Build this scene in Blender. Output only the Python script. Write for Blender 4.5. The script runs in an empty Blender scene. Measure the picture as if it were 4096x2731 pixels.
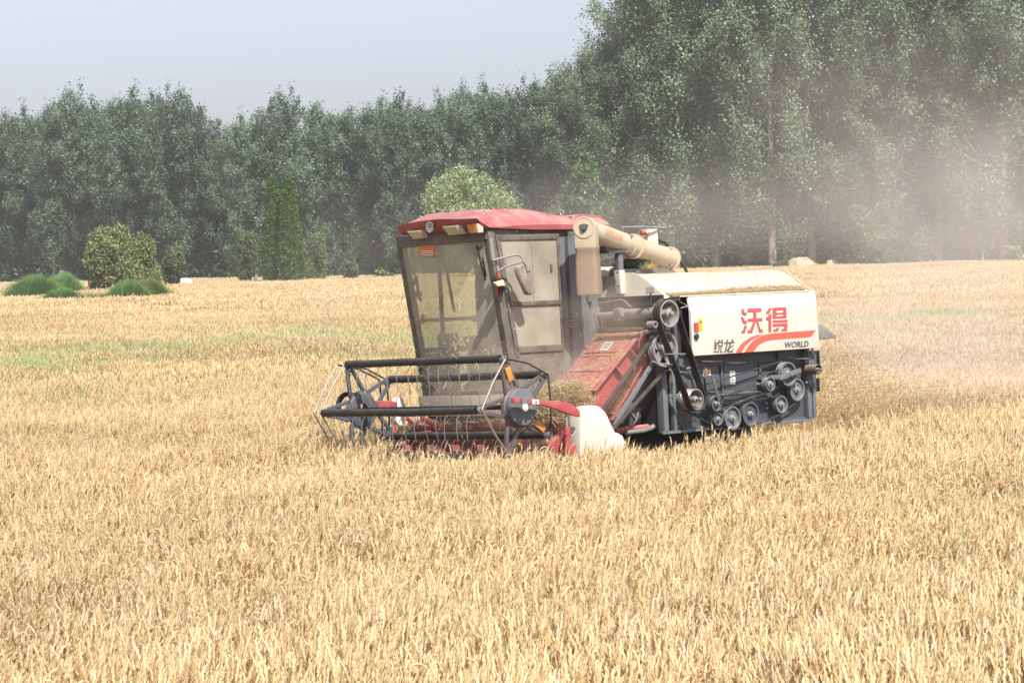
import bpy, math, random
import numpy as np
from math import sin, cos, pi, radians, atan
from mathutils import Matrix, Vector

random.seed(7)
rng = np.random.default_rng(11)
SC = bpy.context.scene
COL = SC.collection

# ------------------------------------------------------------------ camera
CAMZ = 2.6
FPX = 100 / 36 * 4096                      # focal length in photo pixels
PITCH = atan((1365.5 - 1010) / FPX)
ROLL = radians(1.5)
_f = np.array([0, cos(PITCH), -sin(PITCH)])
_u = np.array([0, sin(PITCH), cos(PITCH)])
_r = np.array([1.0, 0, 0])
CR = _r * cos(ROLL) - _u * sin(ROLL)
CU = _u * cos(ROLL) + _r * sin(ROLL)
CF = _f
CAM = np.array([0, 0, CAMZ])
cd = bpy.data.cameras.new('camera')
cam = bpy.data.objects.new('camera', cd)
COL.objects.link(cam)
cd.lens = 100; cd.sensor_width = 36; cd.clip_start = 0.1; cd.clip_end = 6000
cam.matrix_world = Matrix(((CR[0], CU[0], -CF[0], 0), (CR[1], CU[1], -CF[1], 0),
                           (CR[2], CU[2], -CF[2], CAMZ), (0, 0, 0, 1)))
SC.camera = cam

# ------------------------------------------------------------------ light
SUN_AZ = Vector((0.42, -0.907, 0)).normalized()     # horizontal direction towards the sun
SUN_EL = radians(50)
sdir = Vector((SUN_AZ.x * cos(SUN_EL), SUN_AZ.y * cos(SUN_EL), sin(SUN_EL)))
world = bpy.data.worlds.new('World'); SC.world = world; world.use_nodes = True
wn = world.node_tree; bg = wn.nodes['Background']
sky = wn.nodes.new('ShaderNodeTexSky'); sky.sky_type = 'NISHITA'; sky.sun_disc = False
sky.sun_elevation = SUN_EL
sky.sun_rotation = math.atan2(SUN_AZ.x, SUN_AZ.y)
sky.air_density = 1.0; sky.dust_density = 2.2; sky.ozone_density = 2.5; sky.altitude = 50
hs = wn.nodes.new('ShaderNodeHueSaturation'); hs.inputs['Saturation'].default_value = 0.55
wn.links.new(sky.outputs[0], hs.inputs['Color']); 
tn = wn.nodes.new('ShaderNodeMix'); tn.data_type = 'RGBA'; tn.blend_type = 'MULTIPLY'; tn.inputs[0].default_value = 1.0; tn.inputs[7].default_value = (0.96, 0.93, 1.03, 1)
wn.links.new(hs.outputs[0], tn.inputs[6]); wn.links.new(tn.outputs[2], bg.inputs[0])
bg.inputs[1].default_value = 0.114
sl = bpy.data.lights.new('sun', 'SUN'); sun = bpy.data.objects.new('sun', sl); COL.objects.link(sun)
sl.energy = 4.6; sl.angle = radians(0.6); sl.color = (1.0, 0.95, 0.87)
sun.rotation_euler = sdir.to_track_quat('Z', 'Y').to_euler()
SC.view_settings.view_transform = 'Standard'; SC.view_settings.look = 'None'
SC.view_settings.exposure = 0.60; SC.view_settings.gamma = 1.0
SC.view_settings.use_curve_mapping = False
SC.cycles.max_bounces = 8; SC.cycles.diffuse_bounces = 3; SC.cycles.glossy_bounces = 2
SC.cycles.transmission_bounces = 4; SC.cycles.transparent_max_bounces = 12
SC.cycles.volume_bounces = 1
SC.cycles.volume_step_rate = 1.0; SC.cycles.volume_max_steps = 64
SC.cycles.caustics_reflective = False; SC.cycles.caustics_refractive = False

# ------------------------------------------------------------------ measuring on real planes
def ray(px, py):
    return CR * (px - 2048) / FPX + CU * (1365.5 - py) / FPX + CF
_t = radians(43.5)
_fw = np.array([-cos(_t), -sin(_t), 0]); _lf = np.array([sin(_t), -cos(_t), 0]); _z = np.array([0, 0, 1.0])
_m = radians(2.0)
_l2 = _lf * cos(_m) + _z * sin(_m); _z2 = _z * cos(_m) - _lf * sin(_m)
RM = np.array([_fw, _l2, _z2]).T           # machine axes: forward u, left v, up z
_c = ray(1520 * 4096 / 2352, 1000 * 4096 / 2352) * 26.0 + CAM
ORG = _c - RM @ np.array([0.3, 0.95, 0.87])
ZOOM = {1: (1500, 800, 2.94), 2: (2200, 800, 3.92), 3: (2600, 1050, 2.94), 4: (2600, 1400, 2.94),
        5: (1200, 1350, 2.94), 6: (1900, 1300, 2.94), 7: (1900, 900, 2.85), 8: (1600, 850, 3.92),
        9: (2550, 1150, 2.6133), 10: (2300, 1100, 5.2267), 11: (2400, 1560, 6.72), 12: (1640, 1150, 3.824),
        13: (1700, 1500, 3.92), 0: (0, 0, 4096 / 2352)}
def _loc(n, x, y, ax, val):
    a = ZOOM[n]
    px, py = (x * a[2], y * a[2]) if n == 0 else (a[0] + x / a[2], a[1] + y / a[2])
    d = RM.T @ ray(px, py); c = RM.T @ (CAM - ORG)
    return Vector(c + d * ((val - c[ax]) / d[ax]))
def S(n, x, y, v): return _loc(n, x, y, 1, v)      # point of the machine's side plane v
def Fr(n, x, y, u): return _loc(n, x, y, 0, u)     # point of its front plane u
def Tp(n, x, y, z): return _loc(n, x, y, 2, z)     # point of its level plane z
MM = Matrix([list(RM[0]) + [ORG[0]], list(RM[1]) + [ORG[1]], list(RM[2]) + [ORG[2]], [0, 0, 0, 1]])

# ------------------------------------------------------------------ materials
def new_mat(name):
    m = bpy.data.materials.new(name); m.use_nodes = True
    nt = m.node_tree; nt.nodes.clear()
    out = nt.nodes.new('ShaderNodeOutputMaterial')
    return m, nt, out
DUST = (0.42, 0.33, 0.23)
def paint(name, col, rough=0.5, metal=0.0, dust=0.35, dustcol=DUST, scale=9.0, bump=0.15, var=0.12):
    m, nt, out = new_mat(name); N = nt.nodes; L = nt.links
    p = N.new('ShaderNodeBsdfPrincipled'); L.new(p.outputs[0], out.inputs[0])
    tc = N.new('ShaderNodeTexCoord')
    n1 = N.new('ShaderNodeTexNoise'); n1.inputs['Scale'].default_value = scale; n1.inputs['Detail'].default_value = 7; n1.inputs['Roughness'].default_value = 0.65
    n2 = N.new('ShaderNodeTexNoise'); n2.inputs['Scale'].default_value = scale * 7; n2.inputs['Detail'].default_value = 4
    L.new(tc.outputs['Object'], n1.inputs['Vector']); L.new(tc.outputs['Object'], n2.inputs['Vector'])
    ge = N.new('ShaderNodeNewGeometry'); sx = N.new('ShaderNodeSeparateXYZ'); L.new(ge.outputs['Normal'], sx.inputs[0])
    up = N.new('ShaderNodeMapRange'); up.inputs[1].default_value = 0.2; up.inputs[2].default_value = 1.0; up.inputs[3].default_value = 0; up.inputs[4].default_value = 0.55
    L.new(sx.outputs['Z'], up.inputs[0])
    r1 = N.new('ShaderNodeMapRange'); r1.inputs[1].default_value = 0.38; r1.inputs[2].default_value = 0.72; r1.inputs[3].default_value = 0.35; r1.inputs[4].default_value = 1.3
    L.new(n1.outputs[0], r1.inputs[0])
    a = N.new('ShaderNodeMath'); a.operation = 'ADD'; L.new(up.outputs[0], a.inputs[0]); a.inputs[1].default_value = dust
    mu = N.new('ShaderNodeMath'); mu.operation = 'MULTIPLY'; mu.use_clamp = True
    L.new(a.outputs[0], mu.inputs[0]); L.new(r1.outputs[0], mu.inputs[1])
    if dust <= 0: mu.inputs[0].default_value = 0; [L.remove(l) for l in list(mu.inputs[0].links)]
    vr = N.new('ShaderNodeMix'); vr.data_type = 'RGBA'; vr.blend_type = 'MULTIPLY'; vr.inputs[0].default_value = var
    vr.inputs[6].default_value = (*col, 1); L.new(n2.outputs[0], vr.inputs[7])
    mx = N.new('ShaderNodeMix'); mx.data_type = 'RGBA'; L.new(mu.outputs[0], mx.inputs[0])
    L.new(vr.outputs[2], mx.inputs[6]); mx.inputs[7].default_value = (*dustcol, 1)
    L.new(mx.outputs[2], p.inputs['Base Color'])
    rr = N.new('ShaderNodeMapRange'); rr.inputs[3].default_value = rough; rr.inputs[4].default_value = 0.9; L.new(mu.outputs[0], rr.inputs[0]); L.new(rr.outputs[0], p.inputs['Roughness'])
    if metal:
        mm = N.new('ShaderNodeMapRange'); mm.inputs[3].default_value = metal; mm.inputs[4].default_value = 0; L.new(mu.outputs[0], mm.inputs[0]); L.new(mm.outputs[0], p.inputs['Metallic'])
    b = N.new('ShaderNodeBump'); b.inputs['Strength'].default_value = bump; b.inputs['Distance'].default_value = 0.01
    L.new(n2.outputs[0], b.inputs['Height']); L.new(b.outputs[0], p.inputs['Normal'])
    return m
M = {}
M['red'] = paint('red_paint', (0.38, 0.030, 0.045), 0.45, dust=0.22)
M['header_red'] = paint('header_red', (0.30, 0.03, 0.04), 0.6, dust=0.62, dustcol=(0.30, 0.20, 0.14))
M['roof_red'] = paint('roof_red', (0.36, 0.035, 0.055), 0.5, dust=0.36, dustcol=(0.38, 0.26, 0.21), scale=5)
M['cream'] = paint('cream_paint', (0.62, 0.585, 0.48), 0.45, dust=0.10, scale=4)
M['panel'] = paint('panel_cream', (0.60, 0.58, 0.50), 0.4, dust=0.13, scale=2.2, bump=0.05, var=0.06)
M['tank'] = paint('tank_cream', (0.62, 0.58, 0.48), 0.4, dust=0.22, scale=9, dustcol=(0.36, 0.27, 0.19))
M['auger'] = paint('auger_cream', (0.53, 0.47, 0.34), 0.45, dust=0.36, scale=7, dustcol=(0.42, 0.31, 0.21))
M['slate'] = paint('slate_paint', (0.070, 0.083, 0.10), 0.5, dust=0.10, dustcol=(0.24, 0.22, 0.19))
M['slate_light'] = paint('slate_light', (0.12, 0.14, 0.16), 0.45, dust=0.18, dustcol=(0.30, 0.28, 0.24))
M['dark'] = paint('dark_frame', (0.022, 0.025, 0.032), 0.6, dust=0.05, dustcol=(0.10, 0.085, 0.07))
M['cabframe'] = paint('cab_frame_paint', (0.05, 0.048, 0.045), 0.5, dust=0.5, dustcol=(0.27, 0.225, 0.175))
M['cabside'] = paint('cab_side_paint', (0.10, 0.125, 0.155), 0.4, dust=0.30, dustcol=(0.28, 0.25, 0.22))
M['rubber'] = paint('rubber', (0.022, 0.021, 0.021), 0.6, dust=0.10, dustcol=(0.15, 0.13, 0.11), bump=0.05)
M['reel'] = paint('reel_tube_plastic', (0.016, 0.016, 0.018), 0.35, dust=0.06, dustcol=(0.15, 0.12, 0.09), bump=0.05)
M['steel'] = paint('worn_steel', (0.36, 0.34, 0.32), 0.38, metal=0.7, dust=0.2)
M['wire'] = paint('spring_wire', (0.30, 0.29, 0.29), 0.35, metal=0.6, dust=0.0)
M['rust'] = paint('rusty_steel', (0.13, 0.095, 0.075), 0.6, metal=0.3, dust=0.15)
M['spider'] = paint('reel_spider_steel', (0.13, 0.135, 0.145), 0.35, metal=0.45, dust=0.22, dustcol=(0.20, 0.11, 0.075))
M['canvas'] = paint('tan_canvas', (0.27, 0.20, 0.14), 0.85, dust=0.1, scale=3, bump=0.1)
M['amber'] = paint('amber_plastic', (0.62, 0.24, 0.03), 0.3, dust=0.08)
M['lens'] = paint('lamp_lens', (0.62, 0.56, 0.36), 0.15, dust=0.12)
M['lamphouse'] = paint('lamp_housing', (0.6, 0.55, 0.46), 0.5, dust=0.3)
M['chrome'] = paint('chrome', (0.7, 0.7, 0.68), 0.2, metal=0.9, dust=0.05)
M['white'] = paint('white_label', (0.78, 0.78, 0.76), 0.5, dust=0.08, bump=0)
M['yellow'] = paint('yellow_label', (0.78, 0.56, 0.03), 0.5, dust=0.02, bump=0)
M['orange'] = paint('orange_sticker', (0.80, 0.20, 0.04), 0.5, dust=0.10, bump=0)
M['decal_red'] = paint('red_lettering', (0.52, 0.065, 0.08), 0.5, dust=0.12, bump=0, var=0.3)
M['decal_coral'] = paint('coral_stripe', (0.68, 0.10, 0.065), 0.5, dust=0.06, bump=0)
M['decal_black'] = paint('black_lettering', (0.05, 0.05, 0.055), 0.5, dust=0.25, bump=0)
M['shield'] = paint('shield_sticker_grey', (0.42, 0.43, 0.46), 0.5, dust=0.1, bump=0)
M['mirror_case'] = paint('mirror_case', (0.10, 0.10, 0.11), 0.5, dust=0.75, dustcol=(0.36, 0.29, 0.22))
M['greytube'] = paint('grey_tube', (0.22, 0.22, 0.22), 0.5, dust=0.4, dustcol=(0.30, 0.27, 0.23))
M['strapred'] = paint('red_strap', (0.55, 0.05, 0.02), 0.6, dust=0.1)
M['seat'] = paint('seat_fabric', (0.03, 0.03, 0.033), 0.8, dust=0.05)
M['shirt'] = paint('blue_shirt', (0.25, 0.38, 0.52), 0.85, dust=0)
M['trousers'] = paint('brown_trousers', (0.14, 0.10, 0.08), 0.85, dust=0)
M['skin'] = paint('skin', (0.42, 0.22, 0.13), 0.5, dust=0, bump=0.02)
M['hair'] = paint('hair', (0.02, 0.017, 0.015), 0.6, dust=0)

def glass_mat(name, dust_amt, tint, dcol, patch=0.25):
    m, nt, out = new_mat(name); N = nt.nodes; L = nt.links
    tr = N.new('ShaderNodeBsdfTransparent'); tr.inputs[0].default_value = (*tint, 1)
    gl = N.new('ShaderNodeBsdfGlossy'); gl.inputs['Roughness'].default_value = 0.06
    fr = N.new('ShaderNodeFresnel'); fr.inputs[0].default_value = 1.4
    m1 = N.new('ShaderNodeMixShader'); L.new(fr.outputs[0], m1.inputs[0]); L.new(tr.outputs[0], m1.inputs[1]); L.new(gl.outputs[0], m1.inputs[2])
    df = N.new('ShaderNodeBsdfDiffuse'); df.inputs[0].default_value = (*dcol, 1)
    tc = N.new('ShaderNodeTexCoord'); no = N.new('ShaderNodeTexNoise'); no.inputs['Scale'].default_value = 3.0; no.inputs['Detail'].default_value = 8
    L.new(tc.outputs['Object'], no.inputs['Vector'])
    mr = N.new('ShaderNodeMapRange'); mr.inputs[1].default_value = 0.3; mr.inputs[2].default_value = 0.7
    mr.inputs[3].default_value = dust_amt * (1 - patch); mr.inputs[4].default_value = dust_amt * (1 + patch); L.new(no.outputs[0], mr.inputs[0])
    m2 = N.new('ShaderNodeMixShader'); L.new(mr.outputs[0], m2.inputs[0]); L.new(m1.outputs[0], m2.inputs[1]); L.new(df.outputs[0], m2.inputs[2])
    L.new(m2.outputs[0], out.inputs[0])
    return m
M['windshield'] = glass_mat('dusty_windshield', 0.50, (0.95, 1.0, 0.90), (0.64, 0.61, 0.48))
M['sideglass'] = glass_mat('dusty_side_glass', 0.60, (0.9, 0.92, 0.85), (0.47, 0.43, 0.34))
M['clearglass'] = glass_mat('rear_glass', 0.10, (0.95, 0.98, 0.90), (0.5, 0.48, 0.38))

def leaf_mat(name, c1, c2, trans=0.3, gloss=0.4, rough=0.45):
    m, nt, out = new_mat(name); N = nt.nodes; L = nt.links
    at = N.new('ShaderNodeAttribute'); at.attribute_name = 'tint'
    oi = N.new('ShaderNodeObjectInfo')
    mx = N.new('ShaderNodeMix'); mx.data_type = 'RGBA'; L.new(at.outputs['Fac'], mx.inputs[0])
    mx.inputs[6].default_value = (*c1, 1); mx.inputs[7].default_value = (*c2, 1)
    hv = N.new('ShaderNodeHueSaturation'); mr = N.new('ShaderNodeMapRange'); mr.inputs[3].default_value = 0.8; mr.inputs[4].default_value = 1.2
    L.new(oi.outputs['Random'], mr.inputs[0]); L.new(mr.outputs[0], hv.inputs['Value']); L.new(mx.outputs[2], hv.inputs['Color'])
    p = N.new('ShaderNodeBsdfPrincipled'); L.new(hv.outputs[0], p.inputs['Base Color']); p.inputs['Roughness'].default_value = rough
    p.inputs['Specular IOR Level'].default_value = gloss
    t = N.new('ShaderNodeBsdfTranslucent'); L.new(hv.outputs[0], t.inputs[0])
    ms = N.new('ShaderNodeMixShader'); ms.inputs[0].default_value = trans; L.new(p.outputs[0], ms.inputs[1]); L.new(t.outputs[0], ms.inputs[2])
    L.new(ms.outputs[0], out.inputs[0])
    return m
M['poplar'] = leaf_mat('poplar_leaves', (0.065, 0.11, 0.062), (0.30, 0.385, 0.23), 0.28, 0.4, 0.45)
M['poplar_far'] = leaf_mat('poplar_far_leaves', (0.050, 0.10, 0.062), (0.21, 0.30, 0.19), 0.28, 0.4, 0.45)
M['fresh'] = leaf_mat('fresh_leaves', (0.05, 0.11, 0.03), (0.14, 0.26, 0.07), 0.3)
M['dimgreen'] = leaf_mat('dim_green_leaves', (0.05, 0.10, 0.035), (0.14, 0.22, 0.08), 0.3)
M['cypress'] = leaf_mat('cypress_needles', (0.05, 0.11, 0.016), (0.12, 0.215, 0.032), 0.1, 0.2, 0.7)
M['juniper'] = leaf_mat('juniper_needles', (0.12, 0.16, 0.055), (0.38, 0.41, 0.17), 0.1, 0.2, 0.7)
M['juniper_green'] = leaf_mat('juniper_green_needles', (0.075, 0.115, 0.045), (0.19, 0.23, 0.09), 0.1, 0.2, 0.7)
M['willow'] = leaf_mat('willow_leaves', (0.20, 0.26, 0.11), (0.42, 0.50, 0.25), 0.35)
M['bush'] = leaf_mat('bush_blades', (0.13, 0.27, 0.08), (0.32, 0.50, 0.18), 0.3)
M['bush_dry'] = leaf_mat('bush_blades_dry', (0.15, 0.24, 0.06), (0.38, 0.38, 0.16), 0.3)
M['weed'] = leaf_mat('weed_blades', (0.38, 0.46, 0.18), (0.66, 0.68, 0.38), 0.3, 0.2, 0.7)
M['straw'] = leaf_mat('straw', (0.48, 0.35, 0.18), (0.80, 0.66, 0.42), 0.3, 0.3, 0.6)
M['chaff'] = leaf_mat('chaff', (0.62, 0.44, 0.20), (0.90, 0.76, 0.48), 0.45, 0.3, 0.6)
M['bark'] = paint('bark', (0.36, 0.31, 0.26), 0.9, dust=0, bump=0.6, var=0.5)

def wheat_mat(name):
    m, nt, out = new_mat(name); N = nt.nodes; L = nt.links
    at = N.new('ShaderNodeAttribute'); at.attribute_name = 'tint'
    cr = N.new('ShaderNodeValToRGB'); cr.color_ramp.elements[0].position = 0.0; cr.color_ramp.elements[0].color = (0.50, 0.33, 0.135, 1)
    cr.color_ramp.elements[1].position = 1.0; cr.color_ramp.elements[1].color = (0.92, 0.79, 0.54, 1)
    e = cr.color_ramp.elements.new(0.35); e.color = (0.71, 0.52, 0.255, 1)
    e = cr.color_ramp.elements.new(0.7); e.color = (0.81, 0.63, 0.36, 1)
    L.new(at.outputs['Fac'], cr.inputs[0])
    ge = N.new('ShaderNodeNewGeometry'); no = N.new('ShaderNodeTexNoise'); no.inputs['Scale'].default_value = 0.16; no.inputs['Detail'].default_value = 5
    L.new(ge.outputs['Position'], no.inputs['Vector'])
    mr = N.new('ShaderNodeMapRange'); mr.inputs[1].default_value = 0.35; mr.inputs[2].default_value = 0.65; mr.inputs[3].default_value = 0.88; mr.inputs[4].default_value = 1.08
    L.new(no.outputs[0], mr.inputs[0])
    hv = N.new('ShaderNodeHueSaturation'); L.new(mr.outputs[0], hv.inputs['Value']); L.new(cr.outputs[0], hv.inputs['Color'])
    d = N.new('ShaderNodeBsdfPrincipled'); d.inputs['Roughness'].default_value = 0.55; d.inputs['Specular IOR Level'].default_value = 0.35
    L.new(hv.outputs[0], d.inputs['Base Color'])
    t = N.new('ShaderNodeBsdfTranslucent'); L.new(hv.outputs[0], t.inputs[0])
    ms = N.new('ShaderNodeMixShader'); ms.inputs[0].default_value = 0.32; L.new(d.outputs[0], ms.inputs[1]); L.new(t.outputs[0], ms.inputs[2])
    L.new(ms.outputs[0], out.inputs[0])
    return m
M['wheat'] = wheat_mat('ripe_wheat')

def ground_mat():
    m, nt, out = new_mat('dry_soil'); N = nt.nodes; L = nt.links
    p = N.new('ShaderNodeBsdfPrincipled'); p.inputs['Roughness'].default_value = 0.95; L.new(p.outputs[0], out.inputs[0])
    ge = N.new('ShaderNodeNewGeometry'); n = N.new('ShaderNodeTexNoise'); n.inputs['Scale'].default_value = 1.4; n.inputs['Detail'].default_value = 9
    L.new(ge.outputs['Position'], n.inputs['Vector'])
    cr = N.new('ShaderNodeValToRGB'); cr.color_ramp.elements[0].position = 0.3; cr.color_ramp.elements[0].color = (0.36, 0.27, 0.16, 1)
    cr.color_ramp.elements[1].position = 0.7; cr.color_ramp.elements[1].color = (0.52, 0.41, 0.26, 1)
    L.new(n.outputs[0], cr.inputs[0]); L.new(cr.outputs[0], p.inputs['Base Color'])
    return m
M['soil'] = ground_mat()

# ------------------------------------------------------------------ object helpers
def tag(o, label=None, cat=None, group=None, kind=None):
    if label: o['label'] = label
    if cat: o['category'] = cat
    if group: o['group'] = group
    if kind: o['kind'] = kind
    return o
def empty(name, loc=(0, 0, 0), rz=0.0):
    o = bpy.data.objects.new(name, None); COL.objects.link(o); o.location = loc; o.rotation_euler = (0, 0, rz)
    o.empty_display_size = 0.2
    return o
def link(name, me, parent=None, mat=None):
    o = bpy.data.objects.new(name, me); COL.objects.link(o)
    if mat is not None and not me.materials: me.materials.append(mat)
    if parent is not None: o.parent = parent
    return o
def np_mesh(name, verts, quads=None, tris=None, tint=None, mat=None, smooth=False):
    me = bpy.data.meshes.new(name)
    verts = np.asarray(verts, np.float32).reshape(-1, 3)
    nq = 0 if quads is None else len(quads); ntr = 0 if tris is None else len(tris)
    me.vertices.add(len(verts)); me.vertices.foreach_set('co', verts.ravel())
    idx = []
    if nq: idx.append(np.asarray(quads, np.int32).ravel())
    if ntr: idx.append(np.asarray(tris, np.int32).ravel())
    idx = np.concatenate(idx)
    me.loops.add(len(idx)); me.loops.foreach_set('vertex_index', idx)
    me.polygons.add(nq + ntr)
    st = np.concatenate([np.arange(nq) * 4, nq * 4 + np.arange(ntr) * 3]).astype(np.int32)
    me.polygons.foreach_set('loop_start', st)
    if smooth: me.polygons.foreach_set('use_smooth', np.ones(nq + ntr, bool))
    me.update(calc_edges=True)
    if tint is not None:
        a = me.attributes.new('tint', 'FLOAT', 'POINT'); a.data.foreach_set('value', np.asarray(tint, np.float32))
    if mat: me.materials.append(mat)
    return me
def tubes_np(P, R, n=3, flat=1.0):
    """P (N,K,3) centre lines, R (K,) or (N,K) radii -> verts, quads"""
    P = np.asarray(P, float); N, K, _ = P.shape
    R = np.broadcast_to(np.asarray(R, float), (N, K))
    T = np.gradient(P, axis=1); T /= np.linalg.norm(T, axis=2, keepdims=True) + 1e-9
    ref = P[:, -1] - P[:, 0]; ref[:, 2] = 0
    a = np.stack([-ref[:, 1], ref[:, 0], np.zeros(N)], 1) + np.array([1e-4, 0, 0]); a /= np.linalg.norm(a, axis=1, keepdims=True)
    A = np.repeat(a[:, None], K, 1); A = A - T * (A * T).sum(2, keepdims=True); A /= np.linalg.norm(A, axis=2, keepdims=True) + 1e-9
    B = np.cross(T, A)
    ang = np.arange(n) / n * 2 * pi
    V = P[:, :, None] + (A[:, :, None] * np.cos(ang)[None, None, :, None] + B[:, :, None] * np.sin(ang)[None, None, :, None] * flat) * R[:, :, None, None]
    base = np.arange(N)[:, None, None] * K * n + np.arange(K - 1)[None, :, None] * n
    i = np.arange(n)[None, None]; j = (i + 1) % n
    Q = np.stack([base + i, base + j, base + n + j, base + n + i], -1).reshape(-1, 4)
    return V.reshape(-1, 3), Q

class MB:
    def __init__(s): s.v = []; s.f = []
    def add(s, vs, fs):
        b = len(s.v); s.v += [Vector(p) for p in vs]; s.f += [[i + b for i in f] for f in fs]; return s
    def box(s, lo, hi):
        x0, y0, z0 = lo; x1, y1, z1 = hi
        return s.add([(x0, y0, z0), (x1, y0, z0), (x1, y1, z0), (x0, y1, z0), (x0, y0, z1), (x1, y0, z1), (x1, y1, z1), (x0, y1, z1)],
                     [(0, 3, 2, 1), (4, 5, 6, 7), (0, 1, 5, 4), (1, 2, 6, 5), (2, 3, 7, 6), (3, 0, 4, 7)])
    def bar(s, p0, p1, w, h, up=(0, 0, 1)):
        p0 = Vector(p0); p1 = Vector(p1); d = (p1 - p0).normalized(); up = Vector(up)
        a = d.cross(up)
        if a.length < 1e-4: a = d.cross(Vector((1, 0, 0)))
        a.normalize(); b = a.cross(d)
        a = a * w / 2; b = b * h / 2
        vs = [p + sa * a + sb * b for p in (p0, p1) for sa, sb in ((-1, -1), (1, -1), (1, 1), (-1, 1))]
        return s.add(vs, [(0, 3, 2, 1), (4, 5, 6, 7), (0, 1, 5, 4), (1, 2, 6, 5), (2, 3, 7, 6), (3, 0, 4, 7)])
    def tube(s, pts, r, n=10, caps=True):
        pts = [Vector(p) for p in pts]; K = len(pts); rs = r if isinstance(r, (list, tuple)) else [r] * K
        prev = None; vs = []
        for k, p in enumerate(pts):
            t = (pts[min(k + 1, K - 1)] - pts[max(k - 1, 0)]).normalized()
            if prev is None:
                a = t.orthogonal().normalized()
            else:
                a = (prev - t * prev.dot(t)).normalized()
            prev = a; b = t.cross(a)
            vs += [p + (a * cos(2 * pi * i / n) + b * sin(2 * pi * i / n)) * rs[k] for i in range(n)]
        fs = [(k * n + i, k * n + (i + 1) % n, (k + 1) * n + (i + 1) % n, (k + 1) * n + i) for k in range(K - 1) for i in range(n)]
        if caps: fs += [tuple(range(n))[::-1], tuple((K - 1) * n + i for i in range(n))]
        return s.add(vs, fs)
    def lathe(s, c, prof, n=28, axis=(0, 1, 0), closed=True):
        """prof: (radius, distance along axis); closed profile revolved round axis"""
        c = Vector(c); ax = Vector(axis).normalized(); a = ax.orthogonal().normalized(); b = ax.cross(a); K = len(prof)
        vs = [c + ax * t + (a * cos(2 * pi * i / n) + b * sin(2 * pi * i / n)) * r for (r, t) in prof for i in range(n)]
        rngk = range(K) if closed else range(K - 1)
        fs = [(k * n + i, k * n + (i + 1) % n, ((k + 1) % K) * n + (i + 1) % n, ((k + 1) % K) * n + i) for k in rngk for i in range(n)]
        return s.add(vs, fs)
    def disc(s, c, r, t0, t1, n=24, axis=(0, 1, 0)):
        return s.tube([Vector(c) + Vector(axis) * t0, Vector(c) + Vector(axis) * t1], r, n)
    def prism(s, poly, vec):
        poly = [Vector(p) for p in poly]; vec = Vector(vec); n = len(poly)
        vs = poly + [p + vec for p in poly]
        return s.add(vs, [tuple(range(n))[::-1], tuple(range(n, 2 * n))] + [(i, (i + 1) % n, n + (i + 1) % n, n + i) for i in range(n)])
    def build(s, name, mat, parent=None, bevel=0.0, angle=35, offset=None):
        me = bpy.data.meshes.new(name)
        off = Vector(offset) if offset is not None else Vector((0, 0, 0))
        me.from_pydata([tuple(p - off) for p in s.v], [], s.f); me.update()
        import bmesh
        bm = bmesh.new(); bm.from_mesh(me); bmesh.ops.recalc_face_normals(bm, faces=bm.faces)
        if bevel:
            ed = [e for e in bm.edges if len(e.link_faces) == 2 and e.calc_face_angle(0) > radians(40)]
            bmesh.ops.bevel(bm, geom=ed, offset=bevel, segments=2, profile=0.6, affect='EDGES', clamp_overlap=True)
        bm.to_mesh(me); bm.free()
        me.polygons.foreach_set('use_smooth', [True] * len(me.polygons)); me.set_sharp_from_angle(angle=radians(angle))
        me.materials.append(M[mat] if isinstance(mat, str) else mat)
        o = bpy.data.objects.new(name, me); COL.objects.link(o)
        if parent is not None: o.parent = parent
        if offset is not None: o.location = off
        return o
# ------------------------------------------------------------------ setting: ground and field
g = MB(); g.add([(-2500, -300, 0), (2500, -300, 0), (2500, 4000, 0), (-2500, 4000, 0)], [(0, 1, 2, 3)])
tag(g.build('ground', 'soil'), kind='structure')

EDGE = [(-140, 318), (-49.5, 276), (-11.6, 236), (22, 222), (39, 217), (130, 190)]
def edge_y(x):
    return np.interp(x, [e[0] for e in EDGE], [e[1] for e in EDGE])
RMi = RM.T
def to_machine(x, y):
    q = np.stack([np.asarray(x, float) - ORG[0], np.asarray(y, float) - ORG[1], np.zeros_like(np.asarray(x, float))], -1)
    return q @ RM
def in_lane(x, y, pad=0.0):
    q = to_machine(x, y)
    return (q[..., 0] < 2.05 - pad) & (q[..., 1] > -1.2 - pad) & (q[..., 1] < 1.18 + pad) & (q[..., 0] > -60)

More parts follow.
